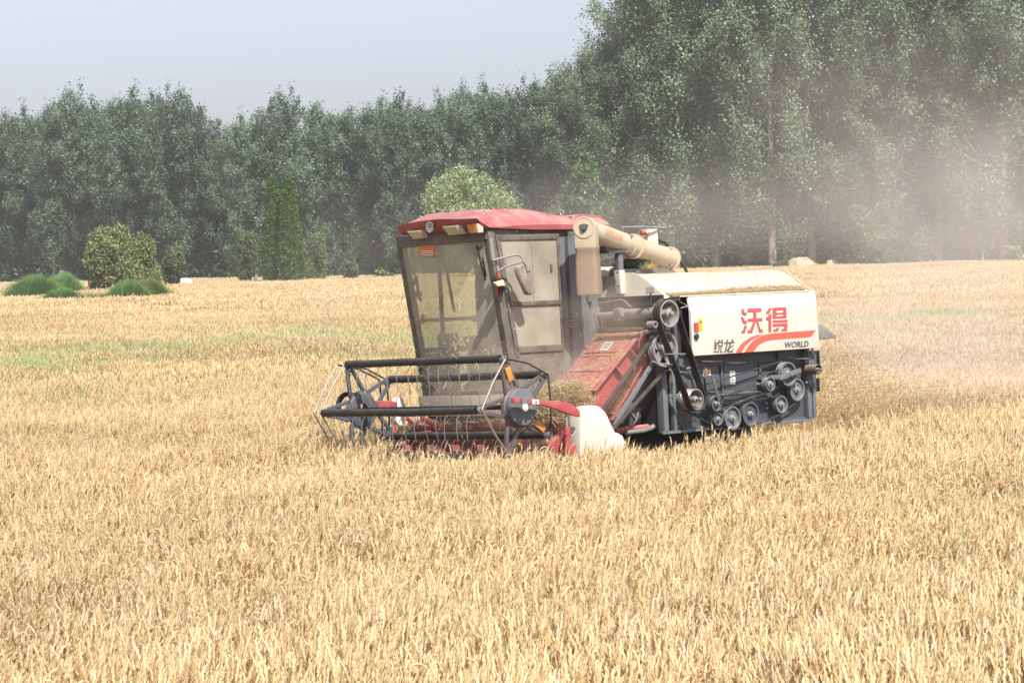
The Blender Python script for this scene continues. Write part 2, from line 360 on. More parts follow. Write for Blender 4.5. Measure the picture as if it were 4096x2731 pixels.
# wheat plants
def wheat_patch(name, size, count, lod, seed):
    r = np.random.default_rng(seed); N = count
    x = r.uniform(-size / 2, size / 2, N); y = r.uniform(-size / 2, size / 2, N)
    h = r.normal(0.775, 0.05, N); az = np.where(r.random(N) < 0.75, r.normal(-0.3, 0.7, N), r.uniform(0, 2 * pi, N))
    lean = np.abs(r.normal(0.09, 0.06, N)); d = np.stack([np.cos(az), np.sin(az), 0 * az], 1)
    base = np.stack([x, y, 0 * x], 1)
    ks = np.array([0, 0.45, 0.8, 1.0]) if lod == 0 else np.array([0.3, 1.0])
    P = base[:, None] + d[:, None] * (lean * h)[:, None, None] * (ks ** 2)[None, :, None] * 1.5
    P[:, :, 2] = h[:, None] * ks[None]
    tint = np.where(r.random(N) < 0.05, 0.02, r.beta(3.2, 2.2, N))
    sr = {0: 0.0022, 1: 0.005, 2: 0.02}[lod]
    V1, Q1 = tubes_np(P, sr, 3)
    t1 = np.repeat(0.35 + 0.5 * tint, V1.shape[0] // N)
    # ears
    K = {0: 12, 1: 5, 2: 4}[lod]
    el = r.normal(0.083, 0.012, N) * {0: 1, 1: 1.3, 2: 2.0}[lod]
    nod = np.where(r.random(N) < 0.07, r.uniform(0.9, 2.0, N), np.abs(r.normal(0.15, 0.25, N)))
    s = np.linspace(0, 1, K)
    th0 = lean * 2.0
    th = th0[:, None] + nod[:, None] * (s[None] ** 1.0)
    ds = el[:, None] / (K - 1)
    dx = np.cumsum(np.sin(th) * ds, 1) - np.sin(th[:, :1]) * ds; dz = np.cumsum(np.cos(th) * ds, 1) - np.cos(th[:, :1]) * ds
    E = P[:, -1][:, None] + d[:, None] * dx[:, :, None]; E[:, :, 2] += dz
    w = {0: 0.0092, 1: 0.0125, 2: 0.028}[lod]
    prof = np.sin(np.clip(s * 0.92 + 0.08, 0, 1) * pi) ** 0.5
    if lod == 0:
        prof = prof * np.where(np.arange(K) % 2 == 0, 1.0, 0.72); prof[0] = 0.3; prof[-1] = 0.08
        side = np.stack([-d[:, 1], d[:, 0], 0 * az], 1); sgn = np.where(np.arange(K) % 4 < 2, 1, -1)
        E = E + side[:, None] * (0.0022 * sgn)[None, :, None]
    V2, Q2 = tubes_np(E, prof * w, 5 if lod == 0 else 3, 0.75)
    # highlights on the bulges and shade in the grooves, tinted into the nearest ears
    t2 = np.repeat(tint, V2.shape[0] // N)
    if lod == 0:
        rowt = np.tile(np.repeat(np.where(np.arange(K) % 2 == 0, 0.12, -0.12), 5), N); t2 = np.clip(t2 + rowt, 0, 1)
    Vs = [V1, V2]; Qs = [Q1, Q2 + len(V1)]; ts = [t1, t2]; n0 = len(V1) + len(V2); tris = []
    if lod == 0:   # awns and dry leaves
        na = 5
        ia = np.repeat(np.arange(N), na); tip = E[ia, -1 - r.integers(0, 5, N * na)]
        dirv = E[ia, -1] - E[ia, -3]; dirv /= np.linalg.norm(dirv, axis=1, keepdims=True)
        dirv = dirv + r.normal(0, 0.22, (N * na, 3)); L_ = r.uniform(0.025, 0.06, N * na)
        sd = r.normal(0, 1, (N * na, 3)); sd /= np.linalg.norm(sd, axis=1, keepdims=True)
        A = np.stack([tip - sd * 0.0011, tip + sd * 0.0011, tip + dirv * L_[:, None]], 1)
        tris.append(np.arange(N * na * 3).reshape(-1, 3) + n0); Vs.append(A.reshape(-1, 3)); ts.append(np.full(N * na * 3, 0.85)); n0 += N * na * 3
    if lod < 2:
        nl = (N * 2 // 5) if lod == 0 else 0
        if nl:
            b = P[:nl, 1] * 0.3 + P[:nl, 2] * 0.7; la = r.uniform(0, 2 * pi, nl); ld = np.stack([np.cos(la), np.sin(la), 0 * la], 1)
            wv = np.stack([-ld[:, 1], ld[:, 0], 0 * la], 1) * 0.0045
            m1 = b + ld * 0.05; m1[:, 2] += r.uniform(0.02, 0.08, nl); m2 = b + ld * r.uniform(0.08, 0.16, nl)[:, None]; m2[:, 2] += r.uniform(-0.12, 0.03, nl)
            A = np.stack([b - wv, b + wv, m1 + wv, m1 - wv, m2], 1)
            i0 = np.arange(nl)[:, None] * 5 + n0
            Qs.append(np.concatenate([i0, i0 + 1, i0 + 2, i0 + 3], 1)); tris.append(np.concatenate([i0 + 3, i0 + 2, i0 + 4], 1))
            Vs.append(A.reshape(-1, 3)); ts.append(np.repeat(r.uniform(0.2, 0.9, nl), 5))
    me = np_mesh(name, np.concatenate(Vs), np.concatenate(Qs), np.concatenate(tris) if tris else None, np.concatenate(ts), M['wheat'])
    return me
def stubble_patch(name, size, count, seed):
    r = np.random.default_rng(seed); N = count
    b = np.stack([r.uniform(-size / 2, size / 2, N), r.uniform(-size / 2, size / 2, N), np.zeros(N)], 1)
    t = b + np.stack([r.normal(0, 0.03, N), r.normal(0, 0.03, N), r.uniform(0.12, 0.22, N)], 1)
    V, Q = tubes_np(np.stack([b, t], 1), 0.003, 3)
    return np_mesh(name, V, Q, None, np.repeat(r.uniform(0.3, 0.9, N), 6), M['wheat'])
def weed_patch(name, size, count, hmin, hmax, seed, mat, wid=0.006):
    r = np.random.default_rng(seed); N = count
    b = np.stack([r.uniform(-size / 2, size / 2, N), r.uniform(-size / 2, size / 2, N), np.zeros(N)], 1)
    a = r.uniform(0, 2 * pi, N); d = np.stack([np.cos(a), np.sin(a), 0 * a], 1); h = r.uniform(hmin, hmax, N); bend = r.uniform(0.1, 0.55, N)
    ks = np.array([0.25, 0.6, 0.85, 1.0])
    P = b[:, None] + d[:, None] * (bend * h)[:, None, None] * (ks ** 2.5)[None, :, None]
    P[:, :, 2] = h[:, None] * (ks - 0.28 * bend[:, None] * ks ** 4)
    V, Q = tubes_np(P, np.array([1, 0.9, 0.6, 0.15]) * wid, 3, 0.5)
    return np_mesh(name, V, Q, None, np.repeat(r.random(N), 12), mat)

def scatter(name, protos, pts, rot, scl, idx, mat, **tags):
    """one object: points carrying rotation/scale/kind, instanced by geometry nodes"""
    pc = bpy.data.collections.new(name + '_plants')
    for k, me in enumerate(protos):
        pc.objects.link(bpy.data.objects.new('%s_plant_%02d' % (name, k), me))
    me = bpy.data.meshes.new(name); me.vertices.add(len(pts)); me.vertices.foreach_set('co', np.asarray(pts, np.float32).ravel())
    a = me.attributes.new('turn', 'FLOAT_VECTOR', 'POINT'); rv = np.zeros((len(pts), 3), np.float32); rv[:, 2] = rot; a.data.foreach_set('vector', rv.ravel())
    a = me.attributes.new('grow', 'FLOAT_VECTOR', 'POINT'); a.data.foreach_set('vector', np.asarray(scl, np.float32).ravel())
    a = me.attributes.new('sort', 'INT', 'POINT'); a.data.foreach_set('value', np.asarray(idx, np.int32))
    me.materials.append(mat)
    o = bpy.data.objects.new(name, me); COL.objects.link(o)
    ng = bpy.data.node_groups.new(name + '_nodes', 'GeometryNodeTree')
    ng.interface.new_socket('Geometry', in_out='INPUT', socket_type='NodeSocketGeometry')
    ng.interface.new_socket('Geometry', in_out='OUTPUT', socket_type='NodeSocketGeometry')
    N = ng.nodes; L = ng.links
    gi = N.new('NodeGroupInput'); go = N.new('NodeGroupOutput')
    ci = N.new('GeometryNodeCollectionInfo'); ci.inputs['Collection'].default_value = pc
    ci.inputs['Separate Children'].default_value = True; ci.inputs['Reset Children'].default_value = True
    ip = N.new('GeometryNodeInstanceOnPoints'); ip.inputs['Pick Instance'].default_value = True
    def attr(nm, ty):
        n = N.new('GeometryNodeInputNamedAttribute'); n.data_type = ty; n.inputs['Name'].default_value = nm
        return [s for s in n.outputs if s.enabled][0]
    L.new(gi.outputs[0], ip.inputs['Points']); L.new(ci.outputs[0], ip.inputs['Instance'])
    L.new(attr('sort', 'INT'), ip.inputs['Instance Index'])
    e2r = N.new('FunctionNodeEulerToRotation'); L.new(attr('turn', 'FLOAT_VECTOR'), e2r.inputs[0]); L.new(e2r.outputs[0], ip.inputs['Rotation'])
    L.new(attr('grow', 'FLOAT_VECTOR'), ip.inputs['Scale']); L.new(ip.outputs[0], go.inputs[0])
    md = o.modifiers.new('scatter', 'NODES'); md.node_group = ng
    return tag(o, **tags)

def grid_pts(y0, y1, step, side=2.5, jit=0.35):
    ys = np.arange(y0, y1, step); out = []
    for yy in ys:
        hw = 0.183 * yy + side
        xs = np.arange(-hw, hw, step); out.append(np.stack([xs, np.full_like(xs, yy)], 1))
    p = np.concatenate(out); p += rng.uniform(-jit, jit, p.shape) * step
    return p
def vnoise(x, y, s, seed=0):
    r = np.random.default_rng(seed); t = np.zeros_like(x)
    for k in range(5):
        a = r.uniform(0, 2 * pi); f = s * r.uniform(0.6, 1.8); t = t + np.sin((x * cos(a) + y * sin(a)) * f + r.uniform(0, 6))
    return t / 5
LODS = [[wheat_patch('w0_%d' % k, 0.42, 135, 0, 100 + k) for k in range(8)],
        [wheat_patch('w1_%d' % k, 1.0, 420, 1, 200 + k) for k in range(6)],
        [wheat_patch('w2_%d' % k, 4.0, 1000, 2, 300 + k) for k in range(5)]]
PTS = []; ROT = []; SCL = []; IDX = []
# geometry: nearest crop plant by plant, further out in coarser tufts
for lod, (y0, y1, st) in enumerate([(8.5, 40, 0.4), (40, 92, 0.95), (92, 322, 3.4)]):
    p = grid_pts(y0, y1, st, side=(5, 11, 40)[lod])
    keep = ~in_lane(p[:, 0], p[:, 1], 0.05) if lod == 0 else ~in_lane(p[:, 0], p[:, 1], 0.2)
    keep &= p[:, 1] < edge_y(p[:, 0]) - 1.5
    p = p[keep]; n = len(p)
    hz = 1 + 0.07 * vnoise(p[:, 0], p[:, 1], 0.5, 3) + 0.07 * vnoise(p[:, 0], p[:, 1], 1.7, 4) + rng.normal(0, 0.03, n)
    PTS.append(np.concatenate([p, np.zeros((n, 1))], 1)); ROT.append(1.6 * vnoise(p[:, 0], p[:, 1], 0.35, 8) + rng.normal(0, 0.25, n))
    SCL.append(np.stack([np.ones(n), np.ones(n), hz * (1.005 if lod == 0 else 1.04)], 1)); off = (0, 8, 14)[lod]
    IDX.append(off + rng.integers(0, len(LODS[lod]), n))
scatter('wheat_crop', LODS[0] + LODS[1] + LODS[2], np.concatenate(PTS), np.concatenate(ROT), np.concatenate(SCL), np.concatenate(IDX),
        M['wheat'], label='ripe golden wheat standing across the whole field', cat='wheat', kind='stuff')
# stubble in the lane already cut
uu = np.arange(-60, 1.7, 0.5); vv = np.arange(-1.0, 1.01, 0.5); U, V_ = np.meshgrid(uu, vv); q = np.stack([U.ravel(), V_.ravel(), 0 * U.ravel()], 1) @ RM.T
sp = np.stack([q[:, 0] + ORG[0], q[:, 1] + ORG[1], 0 * q[:, 0]], 1)
scatter('wheat_stubble', [stubble_patch('s%d' % k, 0.55, 70, 50 + k) for k in range(3)], sp, rng.uniform(0, 6, len(sp)), np.ones((len(sp), 3)),
        rng.integers(0, 3, len(sp)), M['wheat'], label='short cut wheat stubble in the harvested lane behind the combine', cat='stubble', kind='stuff')
# green weeds growing through the crop
WP = [weed_patch('g%d' % k, 1.6, 230, 0.82, 1.12, 70 + k, M['weed'], 0.009) for k in range(4)] + [weed_patch('h%d' % k, 0.6, 11, 0.8, 1.12, 90 + k, M['weed'], 0.0035) for k in range(4)]
def band(n, fx, fy):
    return np.stack([fx(n), fy(n), np.zeros(n)], 1)
wp = [band(620, lambda n: rng.uniform(-17, 3, n), lambda n: 54 + rng.normal(0, 7, n)),
      band(50, lambda n: rng.uniform(6, 11, n), lambda n: 60 + rng.normal(0, 3, n)),
      band(80, lambda n: rng.uniform(-36, -22, n), lambda n: 158 + rng.normal(0, 10, n))]
wp2 = [band(46, lambda n: rng.uniform(-4, 5, n), lambda n: rng.uniform(11, 30, n)), band(30, lambda n: rng.normal(4.6, 0.7, n), lambda n: rng.normal(23, 2, n)),
       band(12, lambda n: rng.normal(-0.5, 0.35, n), lambda n: rng.normal(13.6, 0.6, n)), band(12, lambda n: rng.normal(2.3, 0.5, n), lambda n: rng.normal(15.5, 0.8, n))]
a1 = np.concatenate(wp); a2 = np.concatenate(wp2); a1 = a1[~in_lane(a1[:, 0], a1[:, 1], 0.5)]; a2 = a2[~in_lane(a2[:, 0], a2[:, 1], 0.2)]
wa = np.concatenate([a1, a2]); wi = np.concatenate([rng.integers(0, 4, len(a1)), 4 + rng.integers(0, 4, len(a2))])
scatter('weeds', WP, wa, rng.uniform(0, 6, len(wa)), rng.uniform(0.9, 1.12, (len(wa), 3)), wi, M['weed'],
        label='pale green grassy weeds growing in strips through the wheat', cat='weeds', kind='stuff')

# ------------------------------------------------------------------ trees
def leaves_mesh(name, C, size, mat, r, up=0.3, droop=0.0, elong=1.3, tuft=None):
    N = len(C); n = r.normal(0, 1, (N, 3)); n[:, 2] += up; n /= np.linalg.norm(n, axis=1, keepdims=True)
    t = r.normal(0, 1, (N, 3)); t[:, 2] -= droop; t -= n * (t * n).sum(1, keepdims=True); t /= np.linalg.norm(t, axis=1, keepdims=True); b = np.cross(n, t)
    s = size * r.uniform(0.6, 1.3, (N, 1)); t = t * s * elong / 2; b = b * s / 2
    V = np.stack([C - t, C + b, C + t, C - b], 1).reshape(-1, 3)
    Q = np.arange(N * 4).reshape(-1, 4)
    tn_ = r.random(N) ** 1.2 if tuft is None else np.clip(0.45 * r.random(N) + 0.65 * tuft - 0.05, 0, 1)
    return np_mesh(name, V, Q, None, np.repeat(tn_, 4), mat)
def poplar(seed, H, W, nleaf, lsize, mat, crown0=0.16, spires=4, sp=0.42):
    """tapered trunk with rising limbs; leaves in tufts along the limbs"""
    r = np.random.default_rng(seed); mb = MB()
    lean = r.normal(0, 0.012, 2)
    tr = [Vector((lean[0] * h * H + 0.12 * sin(h * 7 + seed), lean[1] * h * H, h * H)) for h in np.linspace(0, 0.93, 9)]
    mb.tube(tr, [0.24 * (H / 20) * (1 - 0.9 * k / 8) for k in range(9)], 7)
    C = []; stems = []; TT = []
    for k in range(spires):        # leaders that make the pointed tops
        a = r.uniform(0, 2 * pi); rad = W * r.uniform(0.05, sp) * (k > 0); z0 = H * r.uniform(0.45, 0.6); z1 = H * (1.0 if k == 0 else r.uniform(0.78, 0.98))
        stems.append((Vector((0, 0, z0)), Vector((cos(a) * rad, sin(a) * rad, z1)), 1.0))
    nb = 64
    for k in range(nb):
        hb = crown0 + (0.92 - crown0) * (k + r.random()) / nb
        a = k * 2.4 + r.normal(0, 0.3); env = W / 2 * (np.clip((hb - crown0) / 0.16, 0.6, 1) * np.clip((1.04 - hb) / 0.34, 0.1, 1)) * r.uniform(0.65, 1.15)
        up = r.uniform(0.5, 1.3) * env if hb > 0.35 else r.uniform(0.1, 0.7) * env
        p0 = Vector((lean[0] * hb * H, lean[1] * hb * H, hb * H)); p1 = p0 + Vector((cos(a) * env, sin(a) * env, up))
        stems.append((p0, p1, 0.55))
    wts = np.array([(p1 - p0).length * w for p0, p1, w in stems]); wts = wts / wts.sum()
    for (p0, p1, w), wt in zip(stems, wts):
        mid = (p0 + p1) / 2 + Vector((0, 0, -0.06 * (p1 - p0).length))
        mb.tube([p0, mid, p1], [0.055 * H / 20, 0.035 * H / 20, 0.01], 4, caps=False)
        n = int(nleaf * wt); nt = max(3, n // 70)
        tt = r.uniform(0.25, 1.05, nt); cen = np.outer(1 - tt, p0) + np.outer(tt, p1) + r.normal(0, 0.45 if w < 1 else 0.35, (nt, 3))
        ci = r.integers(0, nt, n); sg = np.array([0.27, 0.27, 0.40]) * (H / 20) * r.uniform(0.6, 1.3, (nt, 1)); TT.append(np.clip(r.normal(0.5, 0.22, nt) + r.normal(0, 0.22), 0, 1)[ci])  # random tuft and limb tints paint lit clumps and dark gaps
        C.append(cen[ci] + np.clip(r.normal(0, 1, (n, 3)), -2.1, 2.1) * sg[ci] * (np.array([.8, .8, 1.5]) if w == 1.0 else 1))
    C = np.concatenate(C)
    for k in range(34):     # bare pale twigs showing among the leaves
        a = r.uniform(0, 2 * pi); h = H * r.uniform(0.2, 0.85); rd = W / 2 * r.uniform(0.6, 0.95); d = Vector((cos(a), sin(a), r.uniform(0.2, 1.2))).normalized(); p = Vector((cos(a) * rd, sin(a) * rd, h)); ln = r.uniform(1.0, 2.4) * H / 20
        s2 = Vector(tuple(r.normal(0, 0.35, 3))); mb.tube([p - d * ln, p - d * ln * 0.4 + s2 * 0.4, p + s2 * 0.7], [0.035, 0.028, 0.012], 4, caps=False)
    return mb, leaves_mesh('crown', C, lsize, mat, r, up=0.5, tuft=np.concatenate(TT), elong=1.05)
def tree_thing(name, trunk_me, crown_me, loc, rz, s, sz, label, cat, group=None):
    e = empty(name, loc, rz); e.scale = (s, s, sz)
    link('trunk', trunk_me, e); link('crown', crown_me, e)
    return tag(e, label, cat, group)
def proto_tree(fn, *a, **k):
    mb, cm = fn(*a, **k); o = mb.build('trunk', 'bark'); tm = o.data; bpy.data.objects.remove(o); return tm, cm
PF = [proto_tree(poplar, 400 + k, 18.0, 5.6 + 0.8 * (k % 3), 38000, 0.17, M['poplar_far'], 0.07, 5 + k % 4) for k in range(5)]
PN = [proto_tree(poplar, 500 + k, 26.0, 8.5 + (k % 3), 64000, 0.165, M['poplar'], 0.07, 7) for k in range(5)]
ORD = ['first', 'second', 'third', 'fourth', 'fifth', 'sixth', 'seventh', 'eighth', 'ninth', 'tenth', 'eleventh', 'twelfth', 'thirteenth', 'fourteenth',
       'fifteenth', 'sixteenth', 'seventeenth', 'eighteenth', 'nineteenth', 'twentieth', 'twenty-first', 'twenty-second', 'twenty-third', 'twenty-fourth', 'twenty-fifth', 'twenty-sixth', 'twenty-seventh']
def horizon(x): return 580 - (x - 1176) * 0.0262
def place_px(x, extra):
    """ground point seen at column x of the photo, extra metres behind the field edge"""
    tx = (x - 1176) / 6533; y = 240.0
    for _ in range(8): y = edge_y(tx * y) + extra
    return tx * y, y
# front row: column in the photo, row of its top, crown seen
FRONT = [(-60, 262), (22, 270), (76, 266), (132, 262), (182, 226), (238, 252), (287, 262), (322, 224), (372, 240), (424, 226), (472, 264), (512, 330), (564, 282), (612, 300),
         (664, 232), (745, 252), (815, 257), (892, 246), (930, 238), (974, 260), (1026, 248), (1074, 206), (1124, 214), (1188, 232), (1238, 208), (1284, 184)]
WHERE = {182: 'tall rounded top standing above its neighbours, left of the olive juniper', 322: 'twin spiky tops above the large olive juniper',
         424: 'high spiky top right of the olive juniper', 564: 'thin pointed top in the dip left of the cypress', 664: 'tall ragged top right behind the dark cypress',
         1074: 'feathery open top rising behind the pale willow'}
nfar = 0
for k, (x, top) in enumerate(FRONT):
    X, Y = place_px(x, 4 + (k % 3) * 2.0); H = (horizon(x) - top) / 6533 * Y + CAMZ
    tm, cm = PF[k % 5]
    if k == 0: lab = 'shaded grey-green poplar in the rows behind the front of the far tree line'
    elif x in WHERE: lab = 'poplar with %s' % WHERE[x]
    else:
        lab = 'grey-green poplar, %s from the left in the front row of the far tree line' % (ORD[max(k - 1, 0)])
    s = H / 18.0
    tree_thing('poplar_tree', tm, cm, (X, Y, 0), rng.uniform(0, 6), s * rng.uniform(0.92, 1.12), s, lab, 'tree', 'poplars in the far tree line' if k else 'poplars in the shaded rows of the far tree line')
for row, (ex, st) in enumerate(((11, 62), (17, 58), (25, 60))):
    for k, x in enumerate(np.arange(-352 + row * 19, 1330, st)):
        top = np.interp(x, [f[0] for f in FRONT], [f[1] for f in FRONT]) + 70 + rng.uniform(0, 50)
        X, Y = place_px(x, ex + rng.uniform(-1.5, 1.5)); H = (horizon(x) - top) / 6533 * Y + CAMZ; tm, cm = PF[(k * 2 + row) % 5]; s = H / 18.0
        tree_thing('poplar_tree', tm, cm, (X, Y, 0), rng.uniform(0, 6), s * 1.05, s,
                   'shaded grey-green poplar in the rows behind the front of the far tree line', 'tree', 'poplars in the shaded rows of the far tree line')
# big trees on the right
NEAR = [(1352, 140, 0), (1408, 118, 3), (1500, -70, 1), (1560, -160, 2), (1650, -190, 3), (1725, -200, 1), (1783, -230, 0), (1870, -220, 3), (1955, -120, 1), (2020, -60, 2),
        (2160, -190, 3), (2235, -260, 0), (2310, -230, 2), (2400, -240, 1)]
NW = ['at the step where the tree line rises behind the cab roof', 'right beside the tree line step above the cab', 'with leafy arm reaching left into the sky above the grain tank',
      'above the middle of the grain tank', 'behind the side panel lettering', 'with dark trunk just right of the grain tank', 'with pale bare trunk just right of the grain tank',
      'standing by the small straw mound', 'left of the sky gap in the tall right trees', 'bordering the sky gap in the tall right trees', 'right of the sky gap, veiled by dust',
      'deep in the dust right of the sky gap', 'near the right edge of the photo, veiled by dust', 'rightmost, cut by the right edge of the photo']
for k, (x, top, b) in enumerate(NEAR):
    X, Y = place_px(x, 3.0 + (k % 3) * 1.6); H = (horizon(x) - top) / 6533 * Y + CAMZ; tm, cm = PN[k % 5]; s = H / 26.0
    tree_thing('poplar_tree', tm, cm, (X, Y, 0), rng.uniform(0, 6), max(s, 0.8) * 1.0, s, 'tall full poplar ' + NW[k], 'tree', 'tall poplars on the right')
for row, (ex, st) in enumerate(((12, 88), (20, 84))):
    for k, x in enumerate(np.arange(1330 + row * 40, 2800, st)):
        if 2020 < x < 2130: continue
        top = np.interp(x, [f[0] for f in NEAR], [f[1] for f in NEAR]) + 40 + rng.uniform(0, 60)
        X, Y = place_px(x, ex + rng.uniform(-2, 2)); H = (horizon(x) - top) / 6533 * Y + CAMZ; tm, cm = PN[(k + 2 * row + 1) % 5]; s = H / 26.0
        tree_thing('poplar_tree', tm, cm, (X, Y, 0), rng.uniform(0, 6), max(s, 0.75), s, 'shaded tall poplar in the rows behind the front right trees', 'tree', 'poplars in the shaded rows on the right')

def blob_tree(seed, H, W, n, ls, mat, lobes=9, base=0.12, shape='round', droop=0.0, tuft=40, elong=1.6, stems=3, up=0.3):
    r = np.random.default_rng(seed); mb = MB(); C = []
    for k in range(stems):
        a = r.uniform(0, 6); t = Vector((cos(a) * W * 0.12, sin(a) * W * 0.12, H * 0.55))
        mb.tube([(cos(a) * 0.1, sin(a) * 0.1, 0), t * 0.5 + Vector((0.05, 0, 0)), t], [0.10 * H / 4, 0.07 * H / 4, 0.03], 6)
    nt = n // tuft
    if shape == 'column':
        h = r.beta(1.1, 1.15, nt); rad = W / 2 * np.clip(np.minimum((h + 0.10) / 0.22, (1.02 - h) / 0.62), 0, 1) ** 0.85
        a = r.uniform(0, 2 * pi, nt); rr = rad * np.sqrt(r.uniform(0.5, 1, nt)); cen = np.stack([np.cos(a) * rr, np.sin(a) * rr, h * H], 1)
    elif shape == 'mound':
        u = r.random(nt); a = r.uniform(0, 2 * pi, nt); rr = W / 2 * np.sqrt(u); z = H * np.sqrt(np.clip(1 - u, 0, 1)) * r.uniform(0.55, 1.0, nt); cen = np.stack([np.cos(a) * rr, np.sin(a) * rr, z], 1)
    else:
        lc = []
        sp_ = shape == 'spiky'
        for k in range(lobes):
            a = r.uniform(0, 6.28); rad = W * (r.uniform(0.05, 0.42) if sp_ else r.uniform(0.12, 0.33)); z = H * r.uniform(base + 0.12, 0.84 - 0.5 * (rad / W) ** 2 * 2); g = (0.62 if sp_ else 1); lc.append((cos(a) * rad, sin(a) * rad, z, W * r.uniform(0.14, 0.24) * g, H * r.uniform(0.14, 0.2) * (0.8 if sp_ else 1)))
        lc.append((0, 0, H * 0.5, W * (0.2 if sp_ else 0.3), H * (0.22 if sp_ else 0.3))); lc = np.array(lc)
        li = r.integers(0, len(lc), nt); dn = r.normal(0, 1, (nt, 3)); dn /= np.linalg.norm(dn, axis=1, keepdims=True); sc = r.uniform(0.75, 1.05, nt) ** 0.5
        if shape == 'spiky':      # pointed upright lobes
            sc = sc * (1 + 0.35 * np.clip(dn[:, 2], 0, 1) ** 3)
        cen = lc[li, :3] + dn * np.stack([lc[li, 3], lc[li, 3], lc[li, 4]], 1) * sc[:, None]; cen[:, 2] = np.clip(cen[:, 2], H * base * 0.6, None)
    ci = r.integers(0, nt, n); C = cen[ci] + r.normal(0, 1, (n, 3)) * np.array([0.028, 0.028, 0.035 + droop]) * (W + H) / 2 * (0.8)
    C[:, 2] = np.clip(C[:, 2], 0.05, None)
    return mb, leaves_mesh('crown', C, ls, mat, r, up=up, droop=droop * 30, elong=elong)
def grass_mound(name, x, top, width, dist, mat, label, n, seed):
    """a clump of long blades arching outwards from its middle"""
    r = np.random.default_rng(seed); X = (x - 1176) / 6533 * dist; H = (horizon(x) - top) / 6533 * dist + CAMZ; W = width / 6533 * dist
    a = r.uniform(0, 2 * pi, n); q = np.sqrt(r.random(n)); d = np.stack([np.cos(a), np.sin(a), 0 * a], 1)
    b = d * (q * W * 0.44)[:, None]; hh = H * 1.28 * (0.60 + 0.40 * np.sqrt(1 - q ** 2)) * r.uniform(0.7, 1.0, n); out = W * 0.16 * (0.4 + q) * r.uniform(0.5, 1.4, n)
    d2 = d + r.normal(0, 0.5, (n, 3)) * np.array([1, 1, 0]); ks = np.array([0.1, 0.5, 0.85, 1.0])
    P = b[:, None] + d2[:, None] * out[:, None, None] * (ks ** 2)[None, :, None]; P[:, :, 2] = hh[:, None] * (ks - 0.22 * ks ** 4 * (0.5 + q[:, None]))
    V, Q = tubes_np(P, np.array([1, 1, .7, .15]) * 0.018, 3, 0.4)
    o = link(name, np_mesh(name, V, Q, None, np.repeat(r.random(n), 12), M[mat])); o.location = (X, dist, 0)
    return tag(o, label, 'bush')
def single(name, x, base, top, width, mat, label, cat, shape='round', n=9000, ls=0.16, seed=1, dist=None, group=None, wscale=1.0, **k):
    Yd = dist if dist else 1.0
    X = (x - 1176) / 6533 * Yd; H = (horizon(x) - top) / 6533 * Yd + CAMZ; W = width / 6533 * Yd
    tm, cm = proto_tree(blob_tree, seed, H, W, n, ls, mat, shape=shape, **k)
    return tree_thing(name, tm, cm, (X, Yd, 0), 0, 1, 1, label, cat, group)
single('cypress_tree', 637, 650, 410, 50, M['cypress'], 'dark green columnar cypress, left of the touching pair', 'tree', 'column', 46000, 0.09, 21, 205, 'twin cypresses', elong=2.2, tuft=30)
single('cypress_tree', 673, 650, 409, 52, M['cypress'], 'dark green columnar cypress, right of the touching pair', 'tree', 'column', 46000, 0.09, 22, 203.5, 'twin cypresses', elong=2.2, tuft=30)
single('juniper_tree', 277, 660, 512, 172, M['juniper'], 'large olive-yellow spreading juniper with dark stem in the field', 'tree', 'spiky', 60000, 0.085, 31, 172, elong=1.8, lobes=26)
single('juniper_tree', 348, 655, 565, 60, M['juniper'], 'low olive juniper filling in right beside the large one', 'tree', 'spiky', 18000, 0.085, 32, 178, elong=2.0, lobes=8)
single('juniper_tree', 401, 650, 548, 68, M['juniper_green'], 'greener rounded juniper left of the white sheet', 'tree', 'spiky', 24000, 0.085, 33, 192, elong=2.0, lobes=9)
single('juniper_tree', 588, 648, 520, 62, M['juniper_green'], 'pale green juniper touching the left side of the cypress pair', 'tree', 'spiky', 24000, 0.085, 34, 212, elong=2.0, lobes=9)
single('juniper_tree', 735, 640, 512, 72, M['juniper_green'], 'pale green juniper touching the right side of the cypress pair', 'tree', 'spiky', 24000, 0.085, 35, 212, elong=2.0, lobes=9)
single('juniper_tree', 812, 640, 565, 50, M['juniper_green'], 'small hazy juniper between the cypress pair and the combine cab', 'tree', 'spiky', 7000, 0.12, 36, 214, elong=2.0, lobes=6)
single('willow_tree', 1098, 640, 376, 262, M['willow'], 'pale green rounded willow behind the combine cab roof', 'tree', 'round', 70000, 0.11, 37, 200, elong=2.6, lobes=14, droop=0.012, tuft=60)
grass_mound('grassy_bush', 86, 634, 104, 150, 'bush', 'rounded bright green grassy mound, leftmost in the field', 9000, 41)
grass_mound('grassy_bush', 152, 628, 66, 166, 'bush', 'darker green bush just behind the bright grassy mound', 7000, 42)
grass_mound('grassy_bush', 148, 664, 92, 134, 'bush', 'low green grass mound in front of the round bright mound', 6000, 43)
grass_mound('grassy_bush', 215, 672, 110, 133, 'bush_dry', 'thin pale green grass tuft between the left and right mounds', 1500, 49)
grass_mound('grassy_bush', 298, 645, 80, 136, 'bush', 'bright green grassy mound below the large juniper', 6500, 44)
grass_mound('grassy_bush', 346, 642, 78, 138, 'bush_dry', 'yellowish green grassy mound on the right below the junipers', 6500, 45)
single('bush', 886, 642, 614, 60, M['juniper_green'], 'low hazy green bush just left of the cab at the field edge', 'bush', 'mound', 4000, 0.16, 46, 218, stems=2)
single('bush', 1800, 620, 596, 55, M['fresh'], 'light green bush beside the straw mound under the right trees', 'bush', 'mound', 4000, 0.16, 47, 219, stems=2)
